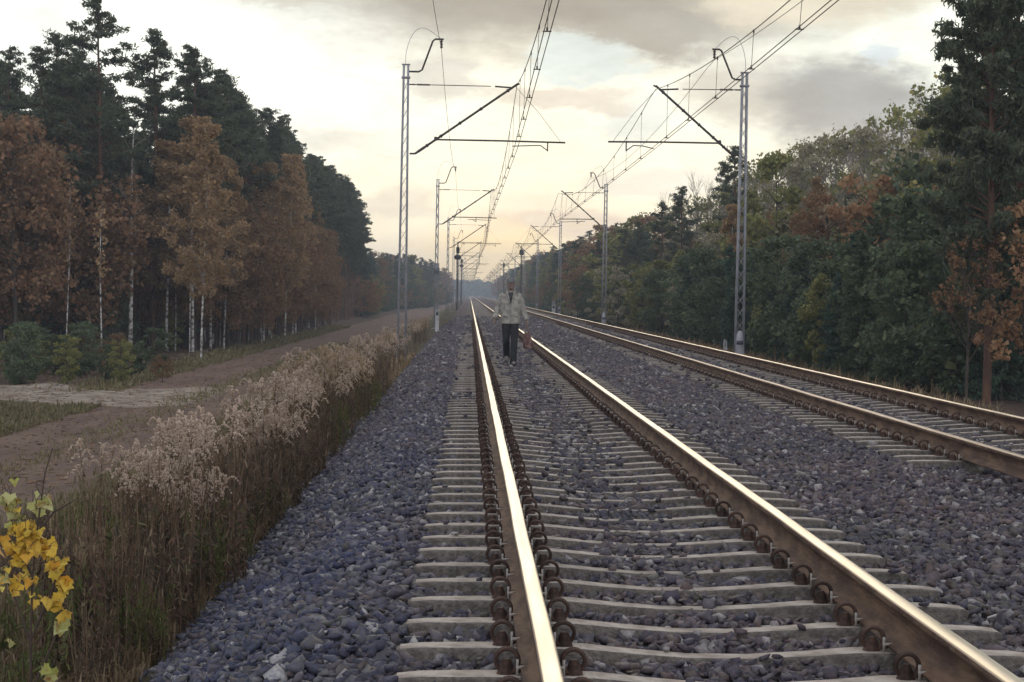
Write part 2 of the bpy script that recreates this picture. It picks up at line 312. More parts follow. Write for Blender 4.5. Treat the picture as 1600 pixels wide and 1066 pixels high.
def stones(mbx, P, size, base, faces):
    if base is ICO and len(P) > 10:
        h_ = rng.random(len(P)) < .6; stones(mbx, P[h_], size[h_], CUB, CUF); P = P[~h_]; size = size[~h_]
    if base is OCT and len(P) > 10:
        h_ = rng.random(len(P)) < .5; stones(mbx, P[h_], size[h_], CUB, CUF); P = P[~h_]; size = size[~h_]
    n_ = len(P); k_ = len(base)
    D = base[None] * (1 + .42 * (rng.random((n_, k_, 1)) - .5) * 2) + .17 * rng.standard_normal((n_, k_, 3))
    D = D * (np.array([1.15, .85, .62]) * (1 + .20 * rng.standard_normal((n_, 1, 3)))) * size[:, None, None] * .5
    A = rng.standard_normal((n_, 3, 3)) * np.array([.9, .9, 1.0]); A[:, 2] = A[:, 2] * .45 + np.array([0, 0, 1.0])
    q3 = A[:, 2] / np.linalg.norm(A[:, 2], axis=1)[:, None]; q1 = A[:, 0] - (A[:, 0] * q3).sum(1)[:, None] * q3; q1 /= np.linalg.norm(q1, axis=1)[:, None]; q2 = np.cross(q3, q1)
    Rm = np.stack([q1, q2, q3], 1); V = np.einsum('nki,nij->nkj', D, Rm) + P[:, None, :]
    mbx.add(V.reshape(-1, 3), t=(faces[None] + (np.arange(n_) * k_)[:, None, None]).reshape(-1, 3))
SL0, PITCH = 7.38, 0.6          # first sleeper in view, spacing
def scatter(y0, y1, dens, size, base, faces, mbx, lo=-1.75, hi=8.2):
    wx = hi - lo; n_ = int(dens * wx * (y1 - y0)); x = lo + wx * rng.random(n_); y = y0 + (y1 - y0) * rng.random(n_)
    vis = (x > -(.265 * y + .6)) & (x < .285 * y + .9); x, y = x[vis], y[vis]
    z = bed_z(x) + rng.normal(-.008, .014, len(x)); sz = size * np.clip(rng.lognormal(0, .26, len(x)), .5, 1.45)
    ks = []
    for tcx in TRK:
        dx = np.abs(x - tcx); ph = (y - SL0 + PITCH / 2) % PITCH - PITCH / 2
        on = (dx < 1.31) & (np.abs(ph) < .108)
        crib = (dx < 1.28) & ~on
        z = np.where(crib, z - .020 + .014 * np.exp(-(dx / .35) ** 2), z)
        keep_p = np.where(dx < .30, .075, .006) * np.where(lumps(x * .6, y * .25) > .15, 2.6, .6) * np.interp(y, [10, 20, 34, 60], [1, 1.8, 5, 12])
        kill = on & (rng.random(len(x)) > keep_p); z = np.where(on, .008 - .04 * np.exp(-(dx / .35) ** 2), z); ks.append(kill)
    for rx in RX: ks.append(np.abs(x - rx) < .10)
    k_ = ~np.any(ks, 0); stones(mbx, np.stack([x, y, z], 1)[k_], sz[k_], base, faces)
sb = MB()
scatter(6, 15, 900, .051, ICO, ICF, sb); scatter(15, 30, 600, .055, ICO, ICF, sb)
scatter(30, 60, 230, .075, OCT, OCF, sb); scatter(60, 130, 75, .11, OCT, OCF, sb)
# strays rolled down into the weeds
n_ = 1500; y = 6 + 30 * rng.random(n_) ** 1.5; x = -1.7 - .5 * np.abs(rng.standard_normal(n_)); stones(sb, np.stack([x, y, ground_z(x, y) + .01], 1), .05 * rng.lognormal(0, .2, n_), ICO, ICF)
so = sb.build('ballast_stones', mst); tag(so, 'bluish grey crushed stone ballast around both tracks', 'gravel', kind='stuff')

# ------------------------------------------------------------------ rails
m_rust = mat('rail_rust', (.068, .038, .028), .8, 0, var=(.150, .092, .060), vscale=14, bump=.5, bscale=70, spec=.25, stretch=(1, .22, 1), detail=9)
m_shine = mat('rail_running_surface', (.42, .37, .28), .36, .95, var=(.60, .52, .42), vscale=3, bump=.05, bscale=6, stretch=(8, .35, 1))
m_dull = mat('rail_dull_head', (.30, .24, .19), .45, .7, var=(.22, .16, .12), vscale=4, stretch=(4, .3, 1))
PROF = [(-.075, 0), (.075, 0), (.075, .012), (.030, .026), (.010, .040), (.0085, .085), (.010, .122), (.033, .136), (.036, .142), (.036, .162), (.031, .1685), (.020, .1715), (-.020, .1715), (-.031, .1685), (-.036, .162), (-.036, .142), (-.033, .136), (-.010, .122), (-.0085, .085), (-.010, .040), (-.030, .026), (-.075, .012)]
ryy = np.concatenate([np.arange(-6, 60, .5), np.arange(60, 300, 5), np.arange(300, 2400, 60)])
for i, rx in enumerate(RX):
    b = MB(); P = np.array(PROF); m_ = len(P)
    wob = .0012 * np.sin(ryy * 1.1 + i) + .0007 * np.sin(ryy * 2.9)
    V = np.stack([np.broadcast_to(rx + P[:, 0], (len(ryy), m_)) + wob[:, None], np.repeat(ryy[:, None], m_, 1), np.broadcast_to(.018 + P[:, 1], (len(ryy), m_)) + .5 * wob[:, None]], -1)
    idx = np.arange(len(ryy) * m_).reshape(len(ryy), m_)
    for j in range(m_):
        j2 = (j + 1) % m_; q = np.stack([idx[:-1, j], idx[1:, j], idx[1:, j2], idx[:-1, j2]], 1)
        mi = 1 if 9 <= j <= 12 else (2 if j in (8, 13) else 0)
        b.q.append(q); b.qm.append(np.full(len(q), mi, np.int32))
    b.v.append(V.reshape(-1, 3)); b.n = V.size // 3
    lab = ['left rail of the near track, bright worn top, running down the middle of the picture',
           'right rail of the near track, bright worn top, passing beside the walking person',
           'inner rail of the far track, dull brown top, beyond the wide strip of ballast',
           'outermost rail of the far track, bright line in front of the right-hand forest'][i]
    o = b.build('rail', [m_rust, m_shine, m_dull] if i != 2 else [m_rust, m_dull, m_dull]); tag(o, lab, 'rail', 'rails of the two tracks')

# ------------------------------------------------------------------ sleepers with spring clips
m_conc = mat('sleeper_concrete', (.47, .42, .37), .9, 0, var=(.29, .245, .21), vscale=9, bump=.8, bscale=70, objvar=.16, detail=10)
m_flank = mat('soiled_shaded_concrete_flank', (.10, .088, .080), .95, 0, var=(.17, .152, .135), vscale=30, bump=1.0, bscale=60, objvar=.15, detail=10)  # flank dirt, darkened further so the sides' shade sits in the colour
m_clip = mat('clip_rust', (.040, .026, .022), .7, .2, var=(.085, .048, .034), vscale=45, bump=.3, bscale=200, objvar=.35)
m_pad = mat('clip_insulator', (.42, .39, .36), .6, 0, var=(.3, .27, .24), vscale=80)
def sleeper_mesh(lowres=False):
    b = MB(); st = [(-1.30, -.020, .052, .060), (-1.285, -.012, .062, .070), (-1.2, -.004, .070, .078), (-.98, .0, .078, .086), (-.55, .0, .078, .086), (-.34, -.018, .068, .076), (-.12, -.032, .062, .070)]
    st = st + [(-x, z, a, c_) for x, z, a, c_ in st[::-1]]
    if lowres: st = [st[1], st[4], st[-5], st[-2]]
    V = []
    for x, z, a, c_ in st: V += [(x, -c_, -.19), (x, -c_ + .003, z - .10), (x, -a - .003, z - .010), (x, -a + .008, z), (x, a - .008, z), (x, a + .003, z - .010), (x, c_ - .003, z - .10), (x, c_, -.19)]
    k_ = 8; Q = []
    for i in range(len(st) - 1):
        for j in range(k_ - 1): Q.append((i * k_ + j, i * k_ + j + 1, (i + 1) * k_ + j + 1, (i + 1) * k_ + j))
    Q += [(0, 1, 6, 7), (1, 2, 5, 6), (2, 3, 4, 5)]; e = (len(st) - 1) * k_; Q += [(e + 7, e + 6, e + 1, e), (e + 6, e + 5, e + 2, e + 1), (e + 5, e + 4, e + 3, e + 2)]
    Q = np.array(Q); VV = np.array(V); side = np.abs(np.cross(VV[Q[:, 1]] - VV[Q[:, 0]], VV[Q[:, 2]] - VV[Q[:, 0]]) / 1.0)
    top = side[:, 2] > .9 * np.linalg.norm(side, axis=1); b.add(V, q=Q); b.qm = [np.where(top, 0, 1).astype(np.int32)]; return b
def clip_mb():
    """two-turn spring coil lying across the sleeper, axis along the rail, with its leg pressing on the rail foot (towards +x)"""
    b = MB(); a = np.linspace(rad(-60), rad(-60 + 690), 44); r = .043
    P = np.stack([-.012 + r * np.cos(a), -.026 + .050 * (np.arange(44) / 43), .052 + r * np.sin(a)], 1)
    P = np.vstack([(.058, -.03, .030), (.030, -.030, .014), P, (.040, .030, .026), (.064, .026, .032)])
    b.tube(P, .0078, 7)
    # cast shoulder the coil is hooked in
    b.loft([(-.016, 0, -.003, .038, .034), (-.016, 0, .014, .032, .024), (-.016, 0, .040, .024, .016), (-.014, 0, .056, .014, .012)], 9)
    return b
def pad_mb():
    b = MB(); b.bar((.026, -.047, .004), (.026, -.047, .062), .010); b.bar((.024, -.047, .034), (.066, -.044, .033), .014, .010); return b
sroot = empty('concrete_sleeper'); so_ = sleeper_mesh().build('sleeper_beam', [m_conc, m_flank], sroot)
first = None
for k_, (ro, sgn) in enumerate([(-.75, -1), (-.75, 1), (.75, -1), (.75, 1)]):
    if first is None:
        c_ = clip_mb().build('spring_clip', m_clip, sroot, smooth=True); pd = pad_mb().build('clip_insulator', m_pad, c_); first = c_
    else: c_ = copy_tree(first, sroot)
    c_.location = (ro + sgn * .112, 0, .0); c_.rotation_euler = (0, 0, 0 if sgn < 0 else math.pi)
    if sgn > 0: c_.scale = (1, -1, 1); c_.rotation_euler = (0, 0, 0); c_.scale = (-1, 1, 1)
ks = Kit(sroot)
for ti, cnt, y0 in ((0, 160, SL0 - PITCH), (1, 135, SL0 + PITCH * 17)):
    for i in range(cnt):
        o = ks.place((TRK[ti] + random.uniform(-.008, .008), y0 + i * PITCH + random.uniform(-.012, .012), random.uniform(-.004, .003)), random.uniform(-.006, .006),
                     label=['weathered concrete sleeper with ringed spring clips under the near track', 'weathered concrete sleeper with ringed spring clips under the far track'][ti],
                     group=['sleepers of the near track', 'sleepers of the far track'][ti], cat='railway sleeper')
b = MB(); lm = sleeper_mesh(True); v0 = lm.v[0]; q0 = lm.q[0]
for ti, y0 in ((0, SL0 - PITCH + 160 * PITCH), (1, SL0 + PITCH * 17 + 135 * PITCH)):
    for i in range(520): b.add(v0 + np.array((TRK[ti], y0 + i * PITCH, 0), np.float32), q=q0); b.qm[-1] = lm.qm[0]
tag(b.build('far_sleepers', [m_conc, m_flank]), 'endless row of concrete sleepers far down the line', 'sleepers', kind='stuff')

# ------------------------------------------------------------------ catenary masts
m_galv = mat('galvanised_steel', (.33, .335, .36), .6, .0, var=(.25, .255, .28), vscale=4, bump=.05, objvar=.06)
m_dark = mat('dark_steel_tube', (.045, .043, .045), .5, .3, var=(.075, .062, .055), vscale=5)
m_ins = mat('brown_insulator', (.05, .028, .02), .25, 0, var=(.08, .04, .03), vscale=10, spec=.5)
m_cfound = mat('foundation_concrete', (.33, .32, .31), .9, 0, var=(.24, .23, .22), vscale=5, bump=.3)
m_plate = mat('mast_plate_dark', (.05, .05, .07), .6, 0, var=(.08, .08, .1), vscale=12)
m_wire = mat('weathered_copper_wire', (.05, .042, .036), .5, .5, var=(.07, .055, .045), vscale=3)
ZT = 7.1 + CAMZ
def insulator(b, a, c_, r=.045, nsh=7):
    a = np.array(a, float); c_ = np.array(c_, float); n_ = nsh * 4 + 1; t_ = np.linspace(0, 1, n_)
    b.tube(a + (c_ - a) * t_[:, None], [r * (.45 if i % 4 == 0 else (1 if i % 4 == 2 else .8)) for i in range(n_)], 8)
def make_mast(kind, side, long_tube):
    """side +1: track lies towards +x of the mast. local origin at sleeper level; kind 'lattice' or 'batten' or 'solid'"""
    root = empty('catenary_mast'); s = side; zt = ZT if s > 0 else 6.83 + CAMZ; zb = -.75
    b = MB(); wb, wt = (.155, .095) if kind != 'batten' else (.12, .085)
    H = zt - zb
    def hw(z): return wb + (wt - wb) * (z - zb) / H
    for sx_ in (-1, 1):
        # channel leg: web and two flanges
        for (ox, wx_, oy, wy_) in ((0, .010, 0, .16), (-sx_ * .030, .058, -.078, .008), (-sx_ * .030, .058, .078, .008)):
            v = []
            for z in (zb, zt):
                cx = sx_ * hw(z) + ox
                v += [(cx - wx_ / 2, oy - wy_ / 2, z), (cx + wx_ / 2, oy - wy_ / 2, z), (cx + wx_ / 2, oy + wy_ / 2, z), (cx - wx_ / 2, oy + wy_ / 2, z)]
            b.add(v, q=[(0, 1, 2, 3), (7, 6, 5, 4), (0, 4, 5, 1), (1, 5, 6, 2), (2, 6, 7, 3), (3, 7, 4, 0)])
    b.box(-wt - .03, wt + .03, -.09, .09, zt, zt + .03); b.box(-wt - .04, wt + .04, -.1, .1, zt - .42, zt - .36)
    lb = MB()
    if kind == 'lattice':
        nz = int(H / .44); zz = np.linspace(zb + (1.15 if s < 0 else .4), zt - .45, nz)
        for yy in (-.084, .084):
            for i in range(nz - 1):
                a, c_ = zz[i], zz[i + 1]; lb.bar((-hw(a) + .01, yy, a), (hw(c_) - .01, yy, c_), .024, .007); lb.bar((hw(a) - .01, yy + .008, a), (-hw(c_) + .01, yy + .008, c_), .024, .007)
    else:
        zz = np.arange(zb + .5, zt - .4, .62 if kind == 'batten' else .40)
        for yy in (-.084, .084):
            for i in range(len(zz) - 1): k_ = 1 if i % 2 else -1; lb.bar((k_ * (-hw(zz[i]) + .01), yy, zz[i]), (k_ * (hw(zz[i + 1]) - .01), yy, zz[i + 1]), .05 if kind == 'batten' else .12, .008)
    b.build('mast_legs', m_galv, root); lb.build('lacing', m_galv, root)
    if s < 0:
        bb = MB(); v = []
        for z, h in ((zb, .145), (zb + .55, .14), (zb + 1.0, .11), (zb + 1.2, .06)): v += [(-h, -.094, z), (h, -.094, z), (h, -.088, z), (-h, -.088, z)]
        q = []
        for i in range(3): q += [(4 * i + j, 4 * i + (j + 1) % 4, 4 * i + 4 + (j + 1) % 4, 4 * i + 4 + j) for j in range(4)]
        bb.add(v, q=q + [(12, 13, 14, 15)]); pl = bb.build('base_plate', m_galv, root)
        c_ = MB(); c_.box(-.10, .10, -.103, -.097, zb + .78, zb + .90); c_.build('number_plate', m_plate, pl)
    f = MB(); f.loft([(0, 0, zb - .5, .30, .30), (0, 0, zb - .02, .27, .27), (0, 0, zb + .02, .24, .24)], 12); f.build('foundation', m_cfound, root)
    # cantilever
    zl, zh, zu = 4.35 + CAMZ, 6.52 + CAMZ - (.18 if s < 0 else 0), 4.80 + CAMZ - (.1 if s < 0 else 0)
    xe = 3.40 if s > 0 else 2.62; x0 = .20
    ct = MB(); A = np.array((x0 * s + .12 * s, 0, zl)); B = np.array((xe * s, 0, zh)); ct.tube([A, A + (B - A) * .5, B + (B - A) * .03], .036, 8)
    ct.bar((wb * s, 0, zl), A, .05); ct.tube([B, B + np.array((.14 * s, 0, .07))], .028, 6)
    for fr in (.12, .26, .45, .66, .93): ct.tube([A + (B - A) * (fr - .008), A + (B - A) * (fr + .008)], .052, 8)
    ca = ct.build('cantilever_tube', m_dark, root)
    i1 = MB(); insulator(i1, A + (B - A) * .03, A + (B - A) * .10, .055); i1.build('insulator', m_ins, ca)
    tt = MB(); tt.tube([(wt * s, 0, zh - .02), (.3 * s, 0, zh - .02)], .022, 6); tt.tube([(.3 * s, 0, zh - .02), ((xe - .75) * s, 0, zh - .03)], .014, 5); tt.tube([((xe - .62) * s, 0, zh - .03), ((xe - .1) * s, 0, zh - .06)], .026, 6)
    te = tt.build('tie_rod', m_dark, root); i2 = MB(); insulator(i2, (.35 * s, 0, zh - .02), (.75 * s, 0, zh - .022), .035); i2.build('insulator', m_ins, te)
    # registration tube and steady arm
    fr = (zu - zl) / (zh - zl); xs_ = A[0] + (B[0] - A[0]) * fr
    xt = {True: 5.0, False: 3.7}[long_tube] if s > 0 else {True: 4.1, False: 2.75}[long_tube]
    rt = MB(); rt.tube([(xs_, -.02, zu), (xs_ + (xt * s - xs_) * .5, -.02, zu), (xt * s, -.02, zu - .02)], .027, 8)
    rt.tube([(xs_, 0, zu + .09), (xs_ - .02 * s, 0, zu - .04)], .045, 6)
    ra = rt.build('registration_tube', m_dark, root)
    sg = s if long_tube else -s; xdrop = (xt - .55) * s if long_tube else (xt - .35) * s * .72
    sa = MB(); xc = 3.35 * s if s > 0 else 2.72 * s
    sa.tube([(xdrop, -.02, zu), (xdrop, -.02, zu - .30)], .020, 6); sa.tube([(xdrop, -.02, zu - .28), (xdrop - .22 * s, -.02, zu - .12), (xdrop - .5 * s, -.02, zu - .13), (xc, -.02, zu - .16 if s > 0 else zu - .2)], .016, 6)
    sa.build('steady_arm', m_dark, ra)
    sw = MB(); sw.tube([B, (B + np.array((xt * s, -.02, zu))) / 2 - (0, 0, .01), ((xt - .15) * s, -.02, zu)], .006, 4); sw.build('stay_wire', m_dark, ra)
    # feeder horn at the head of the mast
    z0 = zt - .20; hp = [(wt * s, 0, z0), (.40 * s, 0, z0), (.50 * s, 0, z0 + .06), (.82 * s, 0, z0 + .96), (.90 * s, 0, z0 + 1.02), (1.16 * s, 0, z0 + 1.02)] if s > 0 else \
                      [(wt * s, 0, z0), (.28 * s, 0, z0), (.38 * s, 0, z0 + .05), (.72 * s, 0, z0 + .86), (.78 * s, 0, z0 + .90), (1.0 * s, 0, z0 + .90)]
    hn = MB(); hn.tube(hp, .030, 7); ho = hn.build('feeder_horn', m_dark, root)
    xe2, ze2 = hp[-1][0] - .07 * s, hp[-1][2]; hi = MB(); insulator(hi, (xe2, 0, ze2 - .03), (xe2, 0, ze2 - .28), .05, 3); hi.build('insulator', m_ins, ho)
    jp = MB(); a = np.linspace(0, 1, 14); jx = -.02 * s + (xe2 + .02 * s) * a + .0; jz = zt + (ze2 - zt) * a + .62 * np.sin(np.pi * a ** .8) * (1 - .35 * a) + .25 * np.sin(np.pi * a)
    jp.tube(np.stack([jx - .12 * s * np.sin(np.pi * a ** .6), 0 * a + .02, jz], 1), .008, 4); jp.build('jumper_wire', m_galv, ho)
    return root
ORD = ['nearest', 'second', 'third', 'fourth', 'fifth', 'sixth', 'seventh', 'eighth', 'ninth', 'tenth', 'eleventh', 'twelfth', 'thirteenth', 'fourteenth']
protos = {}
def mast(kind, side, long_tube, x, y, lab):
    k_ = (kind, side, long_tube)
    if k_ not in protos: protos[k_] = Kit(make_mast(*k_))
    return protos[k_].place((x, y, 0), 0, label=lab, group='overhead line masts along the ' + ('left' if side > 0 else 'right') + ' side', cat='catenary mast')
XL, XR = -2.1, 8.2
DL, DR = 62.0, 60.5
for i in range(14):
    kind = 'lattice' if i < 2 else ('batten' if i % 2 else 'solid')
    mast('lattice' if i == 0 else ('batten' if i in (1, 2, 4) else 'solid'), 1, i % 2 == 0, XL, DL * (i + 1),
         'tall lattice catenary mast nearest on the left, standing behind the pale weeds' if i == 0 else ORD[i] + ' catenary mast down the left row, counted from the nearest')
    mast('lattice' if i < 2 else 'solid', -1, i % 2 == 0, XR, DR * (i + 1) + (0 if i else -.5),
         'tall lattice catenary mast nearest on the right, with a plated foot' if i == 0 else ORD[i] + ' catenary mast down the right row, counted from the nearest')
# equipment case on the second left mast
b = MB(); b.box(-.17, .17, -.30, -.09, 0, .52); b.box(-.19, .19, -.32, -.10, .52, .55); o = b.build('equipment_case', m_galv); tag(o, 'small grey equipment case fixed on the second left mast', 'case'); o.location = (XL, 2 * DL, 2.75)

# overhead wires
def run(z_sup, z_mid, xa, xb, D0, pitch, y):
    """height and stagger of a wire at distance y, spans between supports"""
    u = (y - D0) / pitch; k_ = np.floor(u); f = u - k_; z = z_sup - (z_sup - z_mid) * 4 * f * (1 - f)
    odd = (k_ % 2); x = np.where(odd == 0, xa + (xb - xa) * f, xb + (xa - xb) * f); return x, z
def line_set(cx, D0, zm, zmid, zc, st, lab):
    root = empty('overhead_line', (0, 0, 0), 0, lab, 'overhead wires', 'overhead line sets')
    yy = np.concatenate([np.arange(-60, 300, 2.0), np.arange(300, 900, 10)])
    xm, zz = run(zm, zmid, cx + st, cx - st * .3, D0, 61, yy); b = MB(); b.tube(np.stack([xm, yy, zz], 1), np.where(yy < 140, .011, .013), 5, cap=False); b.build('messenger_wire', m_wire, root)
    for off in (-.055, .055):
        xc, z_ = run(zc, zc - .05, cx + st, cx - st, D0, 61, yy); b = MB(); b.tube(np.stack([xc + off, yy, z_], 1), np.where(yy < 140, .0095, .012), 5, cap=False); b.build('contact_wire', m_wire, root)
    far = MB()
    for s0 in range(-1, 9):
        for f in np.linspace(.07, .93, 10):
            y = D0 + (s0 + f) * 61; 
            if y < 14: continue
            x1, z1 = run(zm, zmid, cx + st, cx - st * .3, D0, 61, y); x2, z2 = run(zc, zc - .05, cx + st, cx - st, D0, 61, y)
            d = MB() if s0 < 4 else far
            d.tube([(x1, y, z1), (x2, y, z2)], .0055, 4); d.tube([(x1, y, z1 + .02), (x1, y, z1 - .06)], .016, 5); d.tube([(x2, y, z2 + .07), (x2, y, z2)], .018, 5); d.bar((x2 - .075, y, z2), (x2 + .075, y, z2), .02)
            if s0 < 4: d.build('dropper', m_wire, root)
    o = far.build('dropper', m_wire, root); tag(o, kind='stuff')
line_set(1.25, DL, 6.58 + CAMZ, 5.35 + CAMZ, 4.62 + CAMZ, .12, 'overhead wires with droppers hung above the near track')
line_set(5.38, DR, 6.33 + CAMZ, 5.15 + CAMZ, 4.54 + CAMZ, .14, 'overhead wires with droppers hung above the far track')
for x0, z0, D0, lab in ((XL + 1.09, ZT - .20 + 1.02 - .30, DL, 'thin lone earth wire strung between the left mast horns'), (XR - .93, 6.83 + CAMZ - .2 + .9 - .3, DR, 'thin lone earth wire strung between the right mast horns')):
    yy = np.concatenate([np.arange(-60, 300, 2.0), np.arange(300, 860, 10)]); x_, z_ = run(z0, z0 - .75, x0, x0, D0, 61.5, yy)
    b = MB(); b.tube(np.stack([x_, yy, z_], 1), .0085, 5, cap=False); tag(b.build('earth_wire', m_wire), lab, 'wire')

# signals, seen from behind
m_black = mat('signal_black', (.018, .018, .02), .6, 0, var=(.03, .028, .028), vscale=8)
def signal(x, y, h, zb, lab, heads):
    r = empty('rail_signal', (x, y, 0), 0, lab, 'railway signal', 'signals down the line')
    b = MB(); b.tube([(0, 0, zb), (0, 0, h)], .07, 8); b.build('signal_post', m_black, r)
    for (z, rx_, rz_) in heads:
        hd = MB(); a = np.linspace(0, 2 * np.pi, 24, endpoint=False); pr = [(rx_ * np.sign(np.cos(t_)) * abs(np.cos(t_)) ** .7, rz_ * np.sign(np.sin(t_)) * abs(np.sin(t_)) ** .7) for t_ in a]
        V = [(p_[0], yy, z + p_[1]) for yy in (-.06, .10) for p_ in pr] + [(0, -.08, z), (0, .12, z)]
        j = np.arange(24); j2 = (j + 1) % 24; hd.add(V, q=np.stack([j, j2, 24 + j2, 24 + j], 1), t=np.concatenate([np.stack([j2, j, np.full(24, 48)], 1), np.stack([24 + j, 24 + j2, np.full(24, 49)], 1)]))
        ho = hd.build('signal_head', m_black, r)
        vz = MB(); 
        for k_ in (-.35, .35): vz.tube([(0, -.05, z + k_ * rz_), (0, -.26, z + k_ * rz_)], .10, 10)
        vz.build('lamp_hood', m_black, ho)
    ld = MB(); ld.bar((-.14, .12, zb), (-.14, .12, h - 1.2), .03); ld.bar((.14, .12, zb), (.14, .12, h - 1.2), .03)
    for z in np.arange(zb + .3, h - 1.3, .3): ld.bar((-.14, .12, z), (.14, .12, z), .02)
    ld.build('ladder', m_black, r)
signal(-1.55, 245, 6.95 + .9, -.6, 'black two-headed signal beside the left masts, the nearer of two', [(6.85, .22, .42), (5.95, .42, .30)])
signal(-1.6, 372, 8.1, -.6, 'small dark signal beyond the larger one on the left', [(7.6, .24, .36), (6.7, .34, .3)])
signal(7.35, 285, 8.4, -.6, 'dark signal with one round head among the right masts', [(7.55, .34, .42)])
signal(7.3, 430, 8.2, -.6, 'distant small dark signal at the end of the right masts', [(7.8, .26, .5)])

# hectometre stones
m_white = mat('white_painted_concrete', (.42, .42, .44), .85, 0, var=(.32, .32, .32), vscale=8, bump=.2)
def km_post(x, y, zb, h, wd, lab):
    r = empty('marker_post', (x, y, 0), 0, lab, 'marker post', 'white distance posts by the tracks'); b = MB()
    prof = [(-wd, zb), (wd, zb), (wd * .96, zb + h * .78), (wd * .8, zb + h * .90), (wd * .45, zb + h * .98), (-wd * .45, zb + h * .98), (-wd * .8, zb + h * .90), (-wd * .96, zb + h * .78)]
    V = [(px, yy, pz) for yy in (-.07, .07) for px, pz in prof] + [(0, -.07, zb + h * .5), (0, .07, zb + h * .5)]; j = np.arange(8); j2 = (j + 1) % 8
    b.add(V, q=np.stack([j, j2, 8 + j2, 8 + j], 1), t=np.concatenate([np.stack([j, j2, np.full(8, 16)], 1), np.stack([8 + j2, 8 + j, np.full(8, 17)], 1)])); b.build('post_stone', m_white, r)
    c_ = MB(); c_.box(-wd * .55, wd * .55, -.078, -.072, zb + h * .55, zb + h * .66); c_.build('dark_mark', m_plate, r)
km_post(-1.75, 108, -.65, 1.62, .11, 'white round-topped marker post beside the second left mast')
km_post(7.55, 178, -.65, 1.72, .17, 'white round-topped marker post beside the third right mast')
km_post(7.72, 59.6, -.75, .95, .055, 'short grey concrete post left of the nearest right mast')

# ------------------------------------------------------------------ trees
def cmat(name, cols, objvar=.18, transl=.25, rough=.7): return mat(name, cols[0], rough, 0, island=[(i / (len(cols) - 1), c_) for i, c_ in enumerate(cols)], objvar=objvar, transl=transl, spec=.2)
M_PINE = cmat('pine_needles', [(0.057, 0.075, 0.057), (0.096, 0.119, 0.076), (0.143, 0.158, 0.09), (0.08, 0.097, 0.076)], transl=.42)
M_SPRUCE = cmat('spruce_needles', [(0.035, 0.065, 0.052), (0.06, 0.099, 0.07), (0.085, 0.131, 0.078)])
M_OCHRE = cmat('ochre_birch_leaves', [(0.312, 0.21, 0.109), (0.393, 0.256, 0.126), (0.219, 0.149, 0.092), (0.441, 0.309, 0.159)], transl=.35)
M_RUST = cmat('rusty_oak_leaves', [(0.212, 0.119, 0.068), (0.291, 0.161, 0.085), (0.15, 0.1, 0.059), (0.253, 0.165, 0.085)], transl=.3)
M_ORANGE = cmat('orange_leaves', [(0.351, 0.205, 0.108), (0.258, 0.15, 0.084), (0.398, 0.249, 0.132)], transl=.35)
M_OLIVE = cmat('olive_leaves', [(0.173, 0.186, 0.064), (0.245, 0.239, 0.083), (0.12, 0.144, 0.061), (0.315, 0.265, 0.086)], transl=.3)
M_DKGREEN = cmat('dark_green_leaves', [(0.06, 0.085, 0.056), (0.091, 0.126, 0.07), (0.135, 0.157, 0.075)], transl=.25)
M_PALE = cmat('pale_dry_leaves', [(0.315, 0.286, 0.186), (0.429, 0.386, 0.272), (0.229, 0.215, 0.129)], transl=.35)
M_BARKP = mat('pine_bark', (.085, .050, .038), .95, 0, var=(.14, .078, .052), vscale=6, bump=.5, bscale=14, stretch=(1, 1, .25))
M_BARKD = mat('dark_bark', (.050, .040, .034), .95, 0, var=(.075, .062, .050), vscale=6, bump=.5, bscale=14, stretch=(1, 1, .25))
M_TWIG = mat('bare_twig_bark', (.20, .17, .145), .9, 0, var=(.30, .27, .23), vscale=4)
M_BIRCH = mat('birch_bark', (.58, .56, .53), .8, 0, var=(.06, .05, .045), vscale=3.2, bump=.2, bscale=20, stretch=(1, 1, 1.6), detail=4)

def rdirs(rg, n_):
    d = rg.standard_normal((n_, 3)); return d / np.linalg.norm(d, axis=1)[:, None]
def leafcloud(b, rg, C, n_each, spread, size, aspect=1.0, flat=1.0, m=0):
    """n_each leaves round each centre; spread (N or scalar) with vertical squash"""
    C = np.asarray(C, float); n_ = len(C) * n_each; c = np.repeat(C, n_each, 0); sp_ = np.repeat(np.broadcast_to(spread, (len(C),)), n_each)
    off = rdirs(rg, n_) * (rg.random(n_) ** .55 * sp_)[:, None]; off[:, 2] *= flat; c = c + off
    u = rdirs(rg, n_); k_ = np.cross(u, rdirs(rg, n_)); k_ /= np.linalg.norm(k_, axis=1)[:, None] + 1e-6
    s_ = size * rg.lognormal(0, .28, n_)[:, None] * .5; b.quads(c, u * s_, k_ * s_ * aspect, m)
def trunk_pts(rg, H, lean=.02, n_=9, bend=.10):
    z = np.linspace(-.3, H, n_); a = rg.random() * 6.28; ph = rg.random(2) * 6
    x = lean * z * np.cos(a) + bend * np.sin(z * .45 + ph[0]) * (z / H); y = lean * z * np.sin(a) + bend * np.sin(z * .38 + ph[1]) * (z / H); return np.stack([x, y, z], 1)
def along(P, z): return np.array([np.interp(z, P[:, 2], P[:, i]) for i in (0, 1)] + [z])
def tree_root(name, b_t, m_t, b_c, m_c):
    r = empty(name); b_t.build('trunk', m_t, r, smooth=True)
    if b_c is not None: b_c.build('crown', m_c, r)
    return Kit(r)
